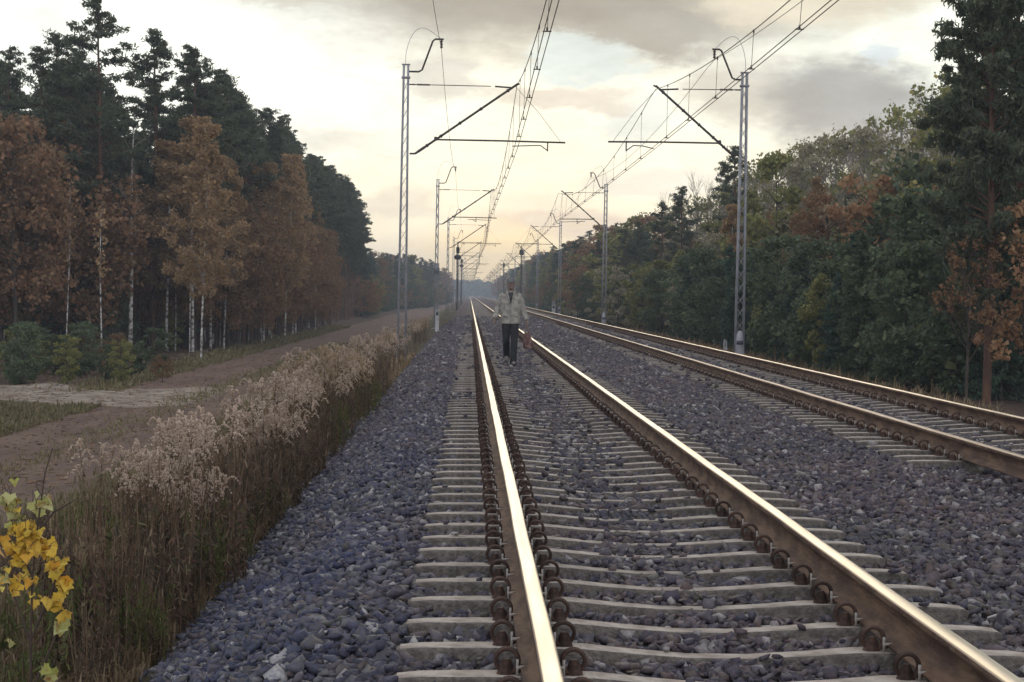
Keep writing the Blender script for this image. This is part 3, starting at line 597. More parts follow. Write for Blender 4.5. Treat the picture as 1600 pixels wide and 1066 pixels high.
def pine(seed, H=16., start=.42, Rm=2.3, n_br=54, per=44, size=.18, r0=.15):
    rg = np.random.default_rng(seed); P = trunk_pts(rg, H, .012); bt = MB(); bt.tube(P, np.linspace(r0, .03, len(P)), 8); bc = MB(); C = []; SP = []
    for i in range(n_br):
        f = start + (1 - start) * ((i + rg.random()) / n_br) ** .9; z = f * H; u = (f - start) / (1 - start)
        Lr = Rm * (min(1, .35 + 1.9 * u) if u < .35 else (1 - ((u - .35) / .68) ** 1.35)) * rg.uniform(.6, 1.08) + .25
        a = rg.random() * 6.283; s0 = along(P, z); rise = rg.uniform(-.05, .38) + .35 * u
        e = s0 + np.array((math.cos(a) * Lr, math.sin(a) * Lr, Lr * rise)); mid = (s0 + e) / 2 + (0, 0, .10 * Lr)
        bt.tube([s0, mid, e], [r0 * .25 * (1 - .6 * u), r0 * .15 * (1 - .6 * u), .008], 4, cap=False)
        nc = max(2, int(Lr * 3.6))
        for k_ in range(nc):
            t_ = .35 + .65 * (k_ + rg.random() * .8) / nc; q_ = s0 * (1 - t_) ** 2 + 2 * t_ * (1 - t_) * mid + t_ * t_ * e
            C.append(q_ + rg.normal(0, .13 * Lr ** .5, 3) * (1, 1, .4)); SP.append(rg.uniform(.22, .46))
    for k_ in range(6): C.append(along(P, H * (1 - .02 * k_))); SP.append(.22)
    # a few dead stubs on the bare stem
    for k_ in range(12):
        z = H * rg.uniform(.15, start + .05); s0 = along(P, z); a = rg.random() * 6.28; bt.tube([s0, s0 + np.array((math.cos(a), math.sin(a), .05)) * rg.uniform(.4, 1.3)], [.02, .005], 3, cap=False)
    leafcloud(bc, rg, C, per, np.array(SP), size, .30, .50); return tree_root('pine_tree', bt, M_BARKP, bc, M_PINE)
def birch(seed, H=12., start=.35, Rm=1.6, n_br=34, leaves=14, mleaf=None, r0=.085, bark=None, size=.13, name='birch_tree', fork=False, twigs=5):
    rg = np.random.default_rng(seed); P = trunk_pts(rg, H, .02, 11, .16); bt = MB(); bt.tube(P, np.linspace(r0, .012, len(P)), 7); bc = MB(); bw = MB(); C = []
    if fork:
        s0 = along(P, H * .42); bw.tube([s0, s0 + (.35, .1, 1.0), s0 + (.45, .2, 3.0), s0 + (.3, .3, 4.2)], [.05, .04, .03, .01], 6)
    for i in range(n_br):
        f = start + (1 - start) * (i + rg.random()) / n_br; z = f * H; u = (f - start) / (1 - start); Lr = Rm * (.45 + .55 * math.sin(math.pi * min(1, .18 + .82 * u))) * rg.uniform(.5, 1.15) * (1.05 - .55 * u)
        a = rg.random() * 6.283; s0 = along(P, z - .2); e = s0 + np.array((math.cos(a) * Lr, math.sin(a) * Lr, Lr * rg.uniform(.5, 1.25))); mid = (s0 + e) / 2 - np.array((math.cos(a), math.sin(a), -.3)) * .08 * Lr
        bw.tube([s0, mid, e], [r0 * .30 * (1 - .7 * u), r0 * .2 * (1 - .7 * u), .006], 4, cap=False)
        for k_ in range(twigs):
            t_ = rg.uniform(.3, 1); q_ = s0 + (e - s0) * t_; d = rdirs(rg, 1)[0] * .45 * Lr * rg.uniform(.4, 1); d[2] = abs(d[2]) * .6 - .12
            bw.tube([q_, q_ + d * .6 + (0, 0, .05), q_ + d], [.011, .007, .004], 3, cap=False); C += [q_ + d * .7, q_ + d]
    r = empty(name); bt.build('trunk', bark or M_BIRCH, r, smooth=True); bw.build('branches', M_TWIG if bark is None else bark, r)
    if leaves: leafcloud(bc, rg, C, leaves, .26, size, .8, 1.1); bc.build('crown', mleaf, r)
    return Kit(r)
def broad(seed, H=7., R_=2.2, zlow=.12, nclump=46, per=110, size=.17, mleaf=None, name='broadleaf_tree', stems=1, sq=1.0, r0=.09, top=.0):
    rg = np.random.default_rng(seed); bt = MB(); bc = MB(); C = []; SP = []
    for s_ in range(stems):
        P = trunk_pts(rg, H * .86, .05 if stems > 1 else .02, 7, .15); P[:, :2] += rg.normal(0, .12 * stems ** .5 * (stems > 1), 2); bt.tube(P, np.linspace(r0 / stems ** .3, .012, 7), 6)
        for k_ in range(max(6, nclump // stems // 2)):
            z = H * rg.uniform(zlow, .85); s0 = along(P, z); a = rg.random() * 6.28; Lr = R_ * rg.uniform(.4, .95) * (1 - .45 * abs(z / H - .45)); e = s0 + np.array((math.cos(a) * Lr, math.sin(a) * Lr, Lr * .5)); bt.tube([s0, (s0 + e) / 2 + (0, 0, .1), e], [.03, .018, .006], 3, cap=False)
    for i in range(nclump):
        f = rg.uniform(zlow, .97); prof = math.sin(math.pi * min(1, (f - zlow * .4) / (1.03 - zlow * .4)) ** (.8 + top)) ** .6; a = rg.random() * 6.28; rr = R_ * prof * rg.uniform(.15, 1) ** .5
        C.append((math.cos(a) * rr, math.sin(a) * rr * sq, f * H)); SP.append(R_ * rg.uniform(.16, .34))
    leafcloud(bc, rg, C, per, np.array(SP), size, .75, .8); return tree_root(name, bt, M_BARKD, bc, mleaf)
def spruce(seed, H=7., R_=1.7, tiers=22, per=30, size=.20, mleaf=None, name='spruce_tree'):
    rg = np.random.default_rng(seed); P = trunk_pts(rg, H, .01, 7, .05); bt = MB(); bt.tube(P, np.linspace(.10, .012, 7), 6); bc = MB(); C = []; SP = []
    for i in range(tiers):
        f = .04 + .95 * i / tiers; Rr = R_ * (1 - f) ** .75
        for k_ in range(7):
            a = rg.random() * 6.28; Lr = Rr * rg.uniform(.6, 1.15) + .08; z = f * H + rg.normal(0, .08); s0 = along(P, z)
            for t_ in np.arange(.3, 1.01, .28 if Lr > .7 else .5): C.append(s0 + np.array((math.cos(a) * Lr * t_, math.sin(a) * Lr * t_, -.14 * Lr * t_ + .12 * Lr * t_ ** 3))); SP.append(.14 + .10 * (1 - f))
    C.append((P[-1][0], P[-1][1], H - .05)); SP.append(.12)
    leafcloud(bc, rg, C, per, np.array(SP) * 1.25, size, .30, .6); return tree_root(name, bt, M_BARKD, bc, mleaf or M_SPRUCE)
def bare(seed, H=10., R_=2.0, levels=4, r0=.10, leaves=0, mleaf=None, name='bare_tree', barkm=None):
    rg = np.random.default_rng(seed); bt = MB(); tips = []; bc = MB()
    def grow(p, d, Ln, r_, lv):
        e = p + d * Ln; m_ = (p + e) / 2 + rg.normal(0, .04 * Ln, 3); bt.tube([p, m_, e], [r_, r_ * .82, r_ * .62], 6 if lv > 2 else 3, cap=False)
        if lv == 0: tips.append(e); return
        for k_ in range(3 if lv > 1 else 4):
            nd_ = d + rg.normal(0, .36, 3) * (1, 1, .5) + (0, 0, .16); nd_ /= np.linalg.norm(nd_); grow(p + (e - p) * rg.uniform(.55, 1), nd_, Ln * rg.uniform(.6, .82), max(.005, r_ * .55), lv - 1)
    P = trunk_pts(rg, H * .55, .02, 6, .1); bt.tube(P, np.linspace(r0, r0 * .6, 6), 7)
    for i in range(9):
        z = H * rg.uniform(.22, .55); a = rg.random() * 6.28; d = np.array((math.cos(a) * .55, math.sin(a) * .55, .85)); d /= np.linalg.norm(d); grow(along(P, z), d, H * .17, r0 * .35, levels - 1)
    grow(P[-1], np.array((0, 0, 1.)), H * .17, r0 * .6, levels)
    r = empty(name); bt.build('trunk', barkm or M_TWIG, r)
    if leaves: leafcloud(bc, rg, tips, leaves, .22, .12, .8); bc.build('crown', mleaf, r)
    return Kit(r)

pines = [pine(11, 16, .45, 2.2), pine(12, 16, .52, 1.9, 46), pine(13, 16, .36, 2.5, 60), pine(14, 16, .48, 2.0, 50)]
bigpine = pine(21, 12.6, .20, 2.6, 120, 62, .17, .17)
firs = [spruce(31, 8, 1.6), spruce(32, 8, 2.0), spruce(33, 8, 1.3)]
ochres = [birch(41, 11, .25, 1.9, 46, 36, M_OCHRE, .06, size=.085), birch(42, 10, .3, 1.5, 40, 30, M_OCHRE, .055, size=.085)]
whiteb = birch(43, 12, .40, 1.7, 18, 0, None, .125, fork=True, twigs=3)
thinb = [birch(44, 9.5, .55, .9, 12, 4, M_RUST, .06, twigs=3), birch(45, 8.5, .5, .8, 10, 3, M_OCHRE, .05, twigs=3)]
rusts = [broad(51, 7, 2.3, .22, 54, 120, .105, M_RUST, name='brown_leaved_tree'), broad(52, 8, 2.0, .25, 58, 110, .105, M_RUST, name='brown_leaved_tree'), broad(53, 6, 2.2, .18, 50, 120, .105, M_RUST, name='brown_leaved_tree')]
oranges = [broad(54, 7, 1.9, .25, 44, 70, .15, M_ORANGE)]
olives = [broad(55, 7, 1.8, .06, 50, 80, .15, M_OLIVE, top=.3), broad(56, 8, 1.7, .2, 46, 70, .15, M_OLIVE)]
darks = [broad(57, 6, 2.3, .03, 60, 100, .15, M_DKGREEN, name='bushy_tree'), broad(58, 6.5, 2.0, .03, 60, 100, .14, M_DKGREEN, top=.3, name='bushy_tree')]
pales = [broad(59, 6, 1.5, .1, 40, 60, .14, M_PALE)]
bares = [bare(61, 10, 2), bare(62, 10, 2, leaves=3, mleaf=M_OLIVE), bare(63, 10, 2, leaves=4, mleaf=M_PALE), bare(64, 9, 1.6, 4, leaves=4, mleaf=M_RUST, barkm=M_BARKD)]
HT = {}
for k_, h in [(p_, 16) for p_ in pines] + [(bigpine, 12.6)] + [(p_, 8) for p_ in firs] + [(ochres[0], 11), (ochres[1], 10), (whiteb, 12), (thinb[0], 9.5), (thinb[1], 8.5), (rusts[0], 7), (rusts[1], 8), (rusts[2], 6), (oranges[0], 7), (olives[0], 7), (olives[1], 8), (darks[0], 6), (darks[1], 6.5), (pales[0], 6), (bares[0], 10.5), (bares[1], 10.5), (bares[2], 10.5), (bares[3], 9.5)]: HT[id(k_)] = h
def plant(kit, x, y, h, label, group=None, rz=None, cat='tree', wide=1.0):
    s_ = h / HT[id(kit)]; return kit.place((x, y, float(ground_z(x, y)) - .03), random.uniform(0, 6.28) if rz is None else rz, (s_ * wide, s_ * wide, s_), label, group, cat)
# --- the left forest: individually recognisable trees
GL = 'trees at the front edge of the left forest'
for kit, x, y, h, lab in [
    (whiteb, -17.0, 100, 11.9, 'tallest white birch, forked and nearly leafless, at the left forest edge'),
    (thinb[0], -22.8, 107, 9.0, 'slim pale birch standing near the far left edge of the picture'),
    (thinb[1], -16.4, 89, 7.0, 'short thin birch stem behind the green roadside bushes'),
    (ochres[0], -12.1, 90, 10.6, 'ochre leaved birch with leaning pale trunk near the dirt road'),
    (ochres[1], -13.3, 108, 10.5, 'second ochre birch, close behind the leaning one'),
    (ochres[0], -13.0, 126, 11.2, 'yellow brown birch below the stepping pine tops'),
    (ochres[1], -12.6, 142, 10.8, 'farthest ochre birch of the left forest edge, against dark pines'),
    (ochres[0], -12.4, 134, 12.3, 'tall golden brown birch where the road edge narrows'), (ochres[1], -12.9, 148, 12.8, 'tall tan birch beside the golden one, lower crown hidden'), (thinb[0], -15.2, 128, 7.5, 'thin white stem in the gloom right of the leaning birch'),
    (thinb[1], -14.0, 112, 5.6, 'broken short white stem among rusty undergrowth'),
    (thinb[1], -12.6, 121, 5.4, 'little pale stem leaning by the road bend'),
    (thinb[0], -13.2, 133, 5.9, 'pale stem among the thickest rusty leaves'),
    (thinb[0], -12.2, 158, 6.8, 'last visible pale stem where the left edge turns dark'),
    (pines[0], -21.3, 103, 16.2, 'dark pine with a lone pointed top at upper left'),
    (pines[2], -18.6, 100, 17.6, 'highest pine of the left forest, its crown breaking the skyline'),
    (pines[3], -16.8, 106, 16.8, 'broad pine right of the highest one, with layered branches'),
    (pines[1], -15.8, 110, 16.0, 'rounded pine crown above the ochre birches'),
    (pines[1], -25.0, 108, 16.0, 'pine cut by the left border of the picture')]:
    plant(kit, x, y, h, lab, GL)
random.seed(3)
# rows behind; edge follows the measured tree line
for i in range(62):
    y = 108 + i * 2.5 + random.uniform(-1, 1); x = -14.2 - random.uniform(0, 1.5)
    plant(random.choice(pines), x, y, random.uniform(13.9, 16.4), 'dark pine in the front rank of the left forest, crowns merging towards the gap', 'front pines of the left forest')
for i in range(58):
    y = random.uniform(100, 240); x = -17 - random.uniform(0, 15); 
    plant(random.choice(pines), x, y, random.uniform(14, 17), 'dark pine standing deeper inside the left forest', 'inner pines of the left forest')
for i in range(22):
    y = 108 + random.uniform(0, 12); x = -20 - random.uniform(0, 12)
    plant(random.choice(pines), x, y, random.uniform(13, 15.5), 'pine in the dark stand at the left side', 'pines of the left stand')
for i in range(50):
    y = 93 + random.uniform(0, 24); x = -16.0 - random.uniform(0, 14)
    kit = random.choice(rusts + ochres[:1])
    if y < 112 and min(abs(x / y + .1635), abs(x / y + .213), abs(x / y + .184)) < .010: continue
    plant(random.choice(rusts + rusts + ochres), x, y, random.uniform(7.5, 12.5), 'rust brown broadleaf tree crowded under the pines at far left', 'rusty understorey at far left')
for i in range(52):
    y = 92 + i * 1.9 + random.uniform(-1, 1); x = -12.9 - random.uniform(0, 2.2) - (3.2 if y < 104 else 0); y += 14 * (y < 104)
    plant(random.choice(rusts), x, y, random.uniform(5.0, 9.5), 'rust brown broadleaf tree below the pines along the dirt road', 'rusty understorey along the road', wide=.85)
for i in range(26):
    y = 102 + i * 3.2 + random.uniform(-2, 2)
    plant(ochres[i % 2], -13.4 - random.uniform(0, 3.5), y, random.uniform(9.5, 12.5), 'ochre brown birch among the rusty trees along the dirt road', 'ochre birches along the road', wide=1.35)
for i in range(36):
    y = 98 + random.uniform(0, 90); x = -15.0 - random.uniform(0, 9)
    plant(random.choice(darks + olives[:1]), x, y, random.uniform(2.2, 4.5), 'low dark evergreen bush in the shade of the left forest', 'shade bushes of the left forest', cat='bush')
for i in range(26):
    y = 92 + random.uniform(0, 60); x = -14.0 - random.uniform(0, 12)
    plant(thinb[i % 2], x, y, random.uniform(5.5, 9.0), 'thin pale young birch stem in the undergrowth at left', 'thin birch stems of the left forest', wide=.8)
# bushes in front of it
for x, y, h, kit, lab in [(-13.2, 65.5, 1.75, olives[0], 'green bush left of the pair at the sandy clearing'), (-11.6, 66.5, 1.6, olives[0], 'low green bush right of the pair at the sandy clearing'), (-14.8, 66, 2.0, darks[0], 'dark bush at the far left of the sandy clearing'),
                           (-12.4, 68.5, 1.3, darks[1], 'dark low bush between the two green bushes'), (-10.6, 69, 1.0, rusts[2], 'brown shrub at the right end of the bushes by the clearing')]:
    plant(kit, x, y, h, lab, 'bushes at the edge of the clearing', cat='bush', wide=1.1)
for i in range(26):
    plant(random.choice(olives[:1] + darks + olives[:1] + rusts[:1]), -12.0 - random.uniform(0, 7), 67 + random.uniform(0, 14), random.uniform(1.0, 1.9), 'low shrub between the clearing and the birches', 'low shrubs in front of the birches', cat='bush', wide=1.3)
# --- beyond the gap on the left, lower and bluer
for i in range(88):
    y = 255 + (i / 88) ** 1.25 * 560; e_ = np.interp(y, [250, 300, 380, 450, 600, 1000], [-13.5, -15.5, -15.0, -10.5, -8.0, -7.5]); x = e_ - random.uniform(0, 2.5) - (i % 3) * 2.5
    hh = np.interp(y, [250, 330, 420, 600, 900], [10.0, 9.6, 11.2, 11.2, 10]) * random.uniform(.93, 1.05)
    plant(random.choice(pines + olives[1:] + ochres[:1] + firs[:1]) if random.random() < .85 else rusts[1], x, y, hh, 'distant tree in the blue left-hand line far down the track', 'distant trees on the left', wide=1.25)
for i in range(60):
    y = 250 + (i / 60) ** 1.2 * 500; e_ = np.interp(y, [250, 300, 380, 450, 600, 1000], [-12.4, -14.3, -13.8, -9.6, -7.2, -6.8])
    plant(random.choice(darks + rusts + olives[:1]), e_ - random.uniform(0, 1), y, random.uniform(3, 6), 'distant bushy tree at the foot of the left-hand line', 'distant low growth on the left', wide=1.2)
# --- the right forest
GR = 'trees at the front edge of the right forest'
for kit, x, y, h, lab in [
    (bigpine, 12.75, 48.5, 12.0, 'huge dark pine filling the upper right corner'),
    (bigpine, 14.2, 51.5, 13.0, 'second large pine behind the corner one, at the right border'),
    (oranges[0], 13.6, 48.0, 5.0, 'orange brown leaved tree at the right border under the pines'),
    (bares[3], 12.0, 47.5, 4.2, 'thin brown sapling against the large pine trunk'),
    (spruce(34, 8, 2.0, 24, 34, .14, M_DKGREEN, 'young_conifer') , 12.2, 55.0, 5.6, 'feathery dark green young conifer left of the large pine'),
    (spruce(35, 8, 2.1, 24, 34, .14, M_DKGREEN, 'young_conifer'), 11.9, 60.5, 4.6, 'broad dark young conifer in front of the brown crown'),
    (oranges[0], 15.8, 78, 7.6, 'soft orange brown crown between the bare trees and the large pine'),
    (rusts[1], 14.6, 82, 7.0, 'rust coloured tree right of the nearest right mast'),
    (olives[0], 11.6, 64.0, 3.4, 'olive bush lit yellow green in front of dark conifers'),
    (darks[0], 12.4, 70, 4.6, 'rounded black green bush right of the right mast'),
    (darks[1], 11.9, 76, 4.9, 'rounded black green bush behind the right mast foot'),
    (darks[0], 12.0, 66, 3.8, 'low dark bush below the orange crown'),
    (bares[0], 19.5, 96, 12.0, 'bare whitish tree on the right skyline, densest twigs'),
    (bares[1], 18.2, 92, 11.5, 'half bare tree with green tufts right of the mast'),
    (bares[2], 20.5, 88, 11.6, 'bare tree with pale leaves near the large pine'),
    (bares[0], 21.8, 84, 11.9, 'bare spreading tree just left of the large pine'),
    (bares[2], 17.2, 98, 11.0, 'pale twiggy tree on the right skyline behind the mast'),
    (olives[1], 15.4, 100, 10.0, 'yellow green tree behind the right mast'),
    (ochres[1], 13.7, 104, 7.5, 'ochre birch left of the right mast'),
    (ochres[0], 15.9, 92, 8.2, 'brown gold birch right of the right mast'),
    (bares[0], 18.5, 160, 13.5, 'lone bare tree rising above the dark conifers'),
    (bares[0], 16.5, 158, 12.0, 'slimmer bare tree beside the lone one above the conifers'),
    (pines[0], 14.6, 152, 9.8, 'dark conifer with a pointed top at the left end of the right forest'),
    (pines[3], 15.6, 146, 10.6, 'dark pine beside the pointed conifer'),
    (pines[2], 14.4, 170, 8.9, 'small flat topped pine at the left tip of the right forest'),
    (pines[3], 15.8, 118, 11.5, 'tall pine behind the yellow green tree'),
    (thinb[0], 14.6, 130, 6.5, 'white birch stem among the dark conifers left of the mast'),
    (olives[0], 12.3, 138, 4.6, 'pale olive bush between the second and nearest right masts'),
    (pales[0], 12.4, 118, 3.6, 'light dry bush left of the second right mast foot')]:
    HT.setdefault(id(kit), 8); plant(kit, x, y, h, lab, GR, wide=.74 if kit is bigpine else 1.0)
bare_k = bares
for i in range(46):
    y = 72 + i * 2.0; x = 17.0 + random.uniform(0, 5)
    plant(random.choice(bares[:3]), x, y, (x * .5 + 2.55) * random.uniform(.90, 1.06), 'bare twiggy tree along the right skyline', 'bare trees of the right forest')
for i in range(70):
    y = 58 + i * 2.0 + random.uniform(-1, 1); x = 15.5 + random.uniform(0, 5)
    kit = random.choice(olives + olives + rusts[:1] + ochres + pines[1:2] + pales + darks[:1]) if y > 70 else random.choice(darks + rusts[:1])
    plant(kit, x, y, (x * .33 + 2.0) * random.uniform(.75, 1.05), 'mixed autumn tree inside the right forest', 'inner trees of the right forest', wide=1.15)
for i in range(74):
    y = 50 + i * 1.7 + random.uniform(-.8, .8); x = 11.6 + random.uniform(0, 2.4)
    kit = random.choice(darks + darks + firs[:2] + olives[:1]) if y < 120 else random.choice(darks + olives + rusts[:1] + pales)
    plant(kit, x, y, random.uniform(2.8, 5.2), 'dense dark bushy tree lining the far track on the right', 'bushy trees lining the far track', wide=1.1)
for i in range(8):
    plant(random.choice(darks), 14 + random.uniform(0, 5), 50 + random.uniform(0, 14), random.uniform(4, 6.5), 'dark undergrowth tree behind the large pine', 'undergrowth behind the large pine', wide=1.1)
for i in range(95):
    y = 172 + (i / 95) ** 1.25 * 720; x = 12.3 + random.uniform(0, 2) + (i % 3) * 2.3
    hh = (np.interp(x, [12, 18], [5.7, 8.6]) * np.interp(y, [170, 260, 420, 900], [1.0, 1.1, 1.25, 1.25])) + 2.4
    plant(random.choice(pines[1:3] + olives + ochres[:1] + firs + rusts[:1]), x, y, hh * random.uniform(.88, 1.04), 'distant tree in the blue right-hand line far down the track', 'distant trees on the right', wide=1.3)
for i in range(60):
    y = 172 + (i / 60) ** 1.2 * 560
    plant(random.choice(darks + rusts + olives[:1] + pales), 11.4 + random.uniform(0, 1), y, random.uniform(3, 5.5), 'distant bushy tree at the foot of the right-hand line', 'distant low growth on the right', wide=1.2)
# the wood closing the view, far away
fb = MB(); rgf = np.random.default_rng(5)
for i in range(420):
    x = rgf.uniform(-60, 90); y = rgf.uniform(1350, 1600); h = rgf.uniform(9.5, 12.5); C = np.stack([x + rgf.normal(0, 1.6, 14), y + rgf.normal(0, 1.5, 14), -1 + h * rgf.uniform(.08, 1, 14)], 1); leafcloud(fb, rgf, C, 16, 1.5, 1.1, .8)
tag(fb.build('far_forest', M_DKGREEN), 'hazy wood closing the view where the rails meet', 'forest', kind='stuff')

# ------------------------------------------------------------------ weeds, goldenrod and grass on the left verge
M_STEM = mat('dry_weed_stem', (.085, .052, .036), .9, 0, island=[(0, (.06, .038, .028)), (.5, (.12, .072, .045)), (1, (.16, .11, .07))], objvar=.2)
M_PLUME = cmat('goldenrod_fluff', [(0.55, 0.45, 0.37), (0.682, 0.566, 0.47), (0.396, 0.293, 0.22), (0.77, 0.67, 0.58)], objvar=.15, transl=.4, rough=.95)
M_PLUMEY = cmat('goldenrod_fluff_tan', [(.42, .32, .20), (.52, .41, .27), (.30, .21, .13), (.58, .49, .38)], objvar=.15, transl=.4, rough=.95)
M_WLEAF = cmat('withered_weed_leaves', [(.065, .045, .035), (.13, .080, .055), (.045, .038, .028), (.20, .14, .095), (.085, .085, .045), (.035, .028, .024), (.16, .085, .06)], objvar=.25, transl=.25)
M_GLEAF = cmat('green_weed_leaves', [(.055, .075, .025), (.09, .11, .035), (.13, .13, .04)], objvar=.2, transl=.3)
def weed(seed, n_st=8, H=1.2, plume=True, mpl=None, rad_=.28, leaves=40, mleaf=None, name='goldenrod_plant'):
    rg = np.random.default_rng(seed); bs = MB(); bl = MB(); bp_ = MB()
    for s_ in range(n_st):
        a = rg.random() * 6.28; rr = rad_ * rg.random() ** .6; h = H * rg.uniform(.72, 1.08); bx, by = math.cos(a) * rr, math.sin(a) * rr; ln = rg.normal(0, .07, 2) * h; t_ = np.linspace(0, 1, 6)
        P = np.stack([bx + ln[0] * t_ ** 1.6, by + ln[1] * t_ ** 1.6, -.05 + (h + .05) * t_], 1); bs.tube(P, np.linspace(.0055, .0025, 6), 4, cap=False)
        m_ = leaves; f = rg.random(m_) * .80 + .06; c = np.stack([np.interp(f, t_, P[:, i]) for i in range(3)], 1); d = rdirs(rg, m_); d[:, 2] = -abs(d[:, 2]) * 1.5 - .2; ll = rg.uniform(.010, .030, m_)[:, None]
        w_ = np.cross(d, rdirs(rg, m_)); w_ /= np.linalg.norm(w_, axis=1)[:, None]; bl.quads(c + d * ll, d * ll, w_ * ll * .24)
        if plume:
            nb = rg.integers(4, 8)
            for k_ in range(nb):
                z = 1 - .20 * k_ / nb - .02; s0 = np.array([np.interp(z, t_, P[:, i]) for i in range(3)]); aa = rg.random() * 6.28; Lr = rg.uniform(.06, .13) * (1 + .6 * k_ / nb)
                q_ = np.linspace(0, 1, 9)[:, None]; dd = np.array((math.cos(aa), math.sin(aa), 0)); arc = s0 + dd * Lr * q_ + np.array((0, 0, 1)) * (.075 * np.sin(q_ * 2.7) - .03 * q_)
                bs.tube(arc[::2], .0022, 3, cap=False); leafcloud(bp_, rg, arc[1:], 13, .0095, .012, .7)
            leafcloud(bp_, rg, [P[-1] + (0, 0, .01 * k_) for k_ in range(-4, 4)], 7, .020, .016, .6)
    r = empty(name); bs.build('stems', M_STEM, r); bl.build('leaves', mleaf or M_WLEAF, r)
    if plume: bp_.build('seed_plumes', mpl or M_PLUME, r)
    return Kit(r)
gold = [weed(71), weed(72, 7, 1.15), weed(73, 9, 1.2), weed(74, 6, 1.25), weed(75, 8, 1.15, mpl=M_PLUMEY), weed(76, 8, 1.2, mpl=M_PLUMEY)]
brown = [weed(86, 10, .8, False, rad_=.35, leaves=70, mleaf=M_GLEAF, name='green_brown_weed'), weed(81, 15, .95, False, leaves=75, name='withered_weed'), weed(82, 16, .85, False, leaves=85, name='withered_weed'), weed(83, 9, 1.0, False, leaves=40, name='withered_weed')]
greenw = [weed(84, 10, .45, False, rad_=.25, leaves=40, mleaf=M_GLEAF, name='green_weed')]
random.seed(11)
def putweed(kit, x, y, s_, lab, grp): kit.place((x, y, float(ground_z(x, y)) - .02 if x < -1.6 else float(bed_z(x)) - .04), random.uniform(0, 6.28), s_, lab, grp, 'plant')
for i in range(13):
    y = random.uniform(13.6, 16.8); x = -random.uniform(1.95, 2.45)
    putweed(gold[i % 4], x, y, random.uniform(.62, 1.0), 'silvery seeded goldenrod in the nearest clump beside the ballast', 'goldenrod in the nearest clump')
for i in range(13):
    y = random.uniform(19.5, 23.5); x = -random.uniform(1.80, 2.35)
    putweed(gold[i % 4], x, y, random.uniform(.65, 1.0), 'pinkish seeded goldenrod in the second clump along the ballast', 'goldenrod in the second clump')
for i in range(25):
    y = random.uniform(25.5, 36); x = -random.uniform(1.70, 2.40)
    putweed(gold[3 + i % 3], x, y, random.uniform(.75, 1.10), 'tan seeded goldenrod in the tall middle clump along the ballast', 'goldenrod in the tall middle clump')
for i in range(32):
    y = random.uniform(41, 95); x = -random.uniform(1.9, 3.0)
    putweed(gold[i % 6], x, y, random.uniform(.6, .95), 'small distant goldenrod between the middle clump and the left mast', 'goldenrod towards the left mast')
for i in range(52):
    y = random.uniform(9.5, 17); x = -1.64 - (y - 9) * .02 - random.uniform(0, .50 if y < 13 else .7)
    putweed(brown[(i * 7) % 4], x, y, random.uniform(.6, 1.0) * (.65 if y < 11 else 1), 'dark withered weed at the foot of the near ballast slope', 'withered weeds beside the near ballast')
for i in range(70):
    y = random.uniform(16, 45); x = -1.7 - random.uniform(0, .9)
    putweed(brown[(i * 7) % 4], x, y, random.uniform(.7, 1.0), 'reddish brown withered weed beneath the goldenrod plumes', 'withered weeds beneath the goldenrod')
for i in range(20):
    y = random.uniform(8, 17); x = -random.uniform(2.1, 3.6); putweed(greenw[0], x, y, random.uniform(.7, 1.1), 'low yellow green weed among the dry grass at lower left', 'green weeds at lower left')
for i in range(14):
    y = random.uniform(14, 45); x = -random.uniform(1.55, 1.8); putweed(greenw[0], x, y, random.uniform(.35, .6), 'small green weed creeping onto the edge of the ballast', 'green weeds on the ballast edge')
for i in range(12):
    y = random.uniform(17, 24); x = -random.uniform(3.6, 5.2); putweed(brown[(i * 7) % 4], x, y, random.uniform(.4, .7), 'lone dry weed on the slope above the dirt road', 'dry weeds on the slope')
for i in range(60):
    y = random.uniform(42, 120); x = random.uniform(8.1, 10.5); putweed((brown + greenw)[i % 4], x, y, random.uniform(.4, .75), 'dry weed along the outer edge of the far track', 'weeds beyond the far track')

def blades(n_, xf, yf, h0, name, m_, lab, zoff=0., wid=.004):
    x, y = xf(n_), yf(n_); z = ground_z(x, y); h = h0 * rng.lognormal(0, .4, n_); a = rng.random(n_) * 6.28; ln = rng.uniform(.1, .9, n_); ca, sa_ = np.cos(a), np.sin(a); w_ = wid * (1 + y / 14)
    p0 = np.stack([x, y, z - .02], 1); p1 = p0 + np.stack([ca * ln * h * .3, sa_ * ln * h * .3, h * .6], 1); p2 = p0 + np.stack([ca * ln * h * .9, sa_ * ln * h * .9, h * (1 - .35 * ln)], 1)
    sd_ = np.stack([-sa_, ca, 0 * a], 1) * w_[:, None]; V = np.stack([p0 - sd_, p0 + sd_, p1 + sd_ * .8, p1 - sd_ * .8, p2], 1).reshape(-1, 3); i = np.arange(n_) * 5; b = MB(); b.add(V, q=np.stack([i, i + 1, i + 2, i + 3], 1), t=np.stack([i + 3, i + 2, i + 4], 1))
    tag(b.build(name, m_), lab, 'grass', kind='stuff')
M_STRAW = cmat('dry_grass_blades', [(0.175, 0.119, 0.07), (0.256, 0.18, 0.109), (0.102, 0.068, 0.039), (0.328, 0.247, 0.166), (0.123, 0.095, 0.039)], transl=.3)
M_GRASS = cmat('green_grass_blades', [(.12, .115, .05), (.17, .15, .075), (.22, .18, .11), (.085, .085, .035)], transl=.3)
U = rng.random
blades(26000, lambda n: -1.70 - 2.6 * U(n) ** 1.3, lambda n: 7.5 + 12 * U(n) ** 1.5, .105, 'dry_grass', M_STRAW, 'matted dry straw coloured grass at lower left')
blades(30000, lambda n: -1.75 - 3.6 * U(n), lambda n: 16 + 50 * U(n), .12, 'verge_grass', M_STRAW, 'thin dry grass on the slope behind the goldenrod')
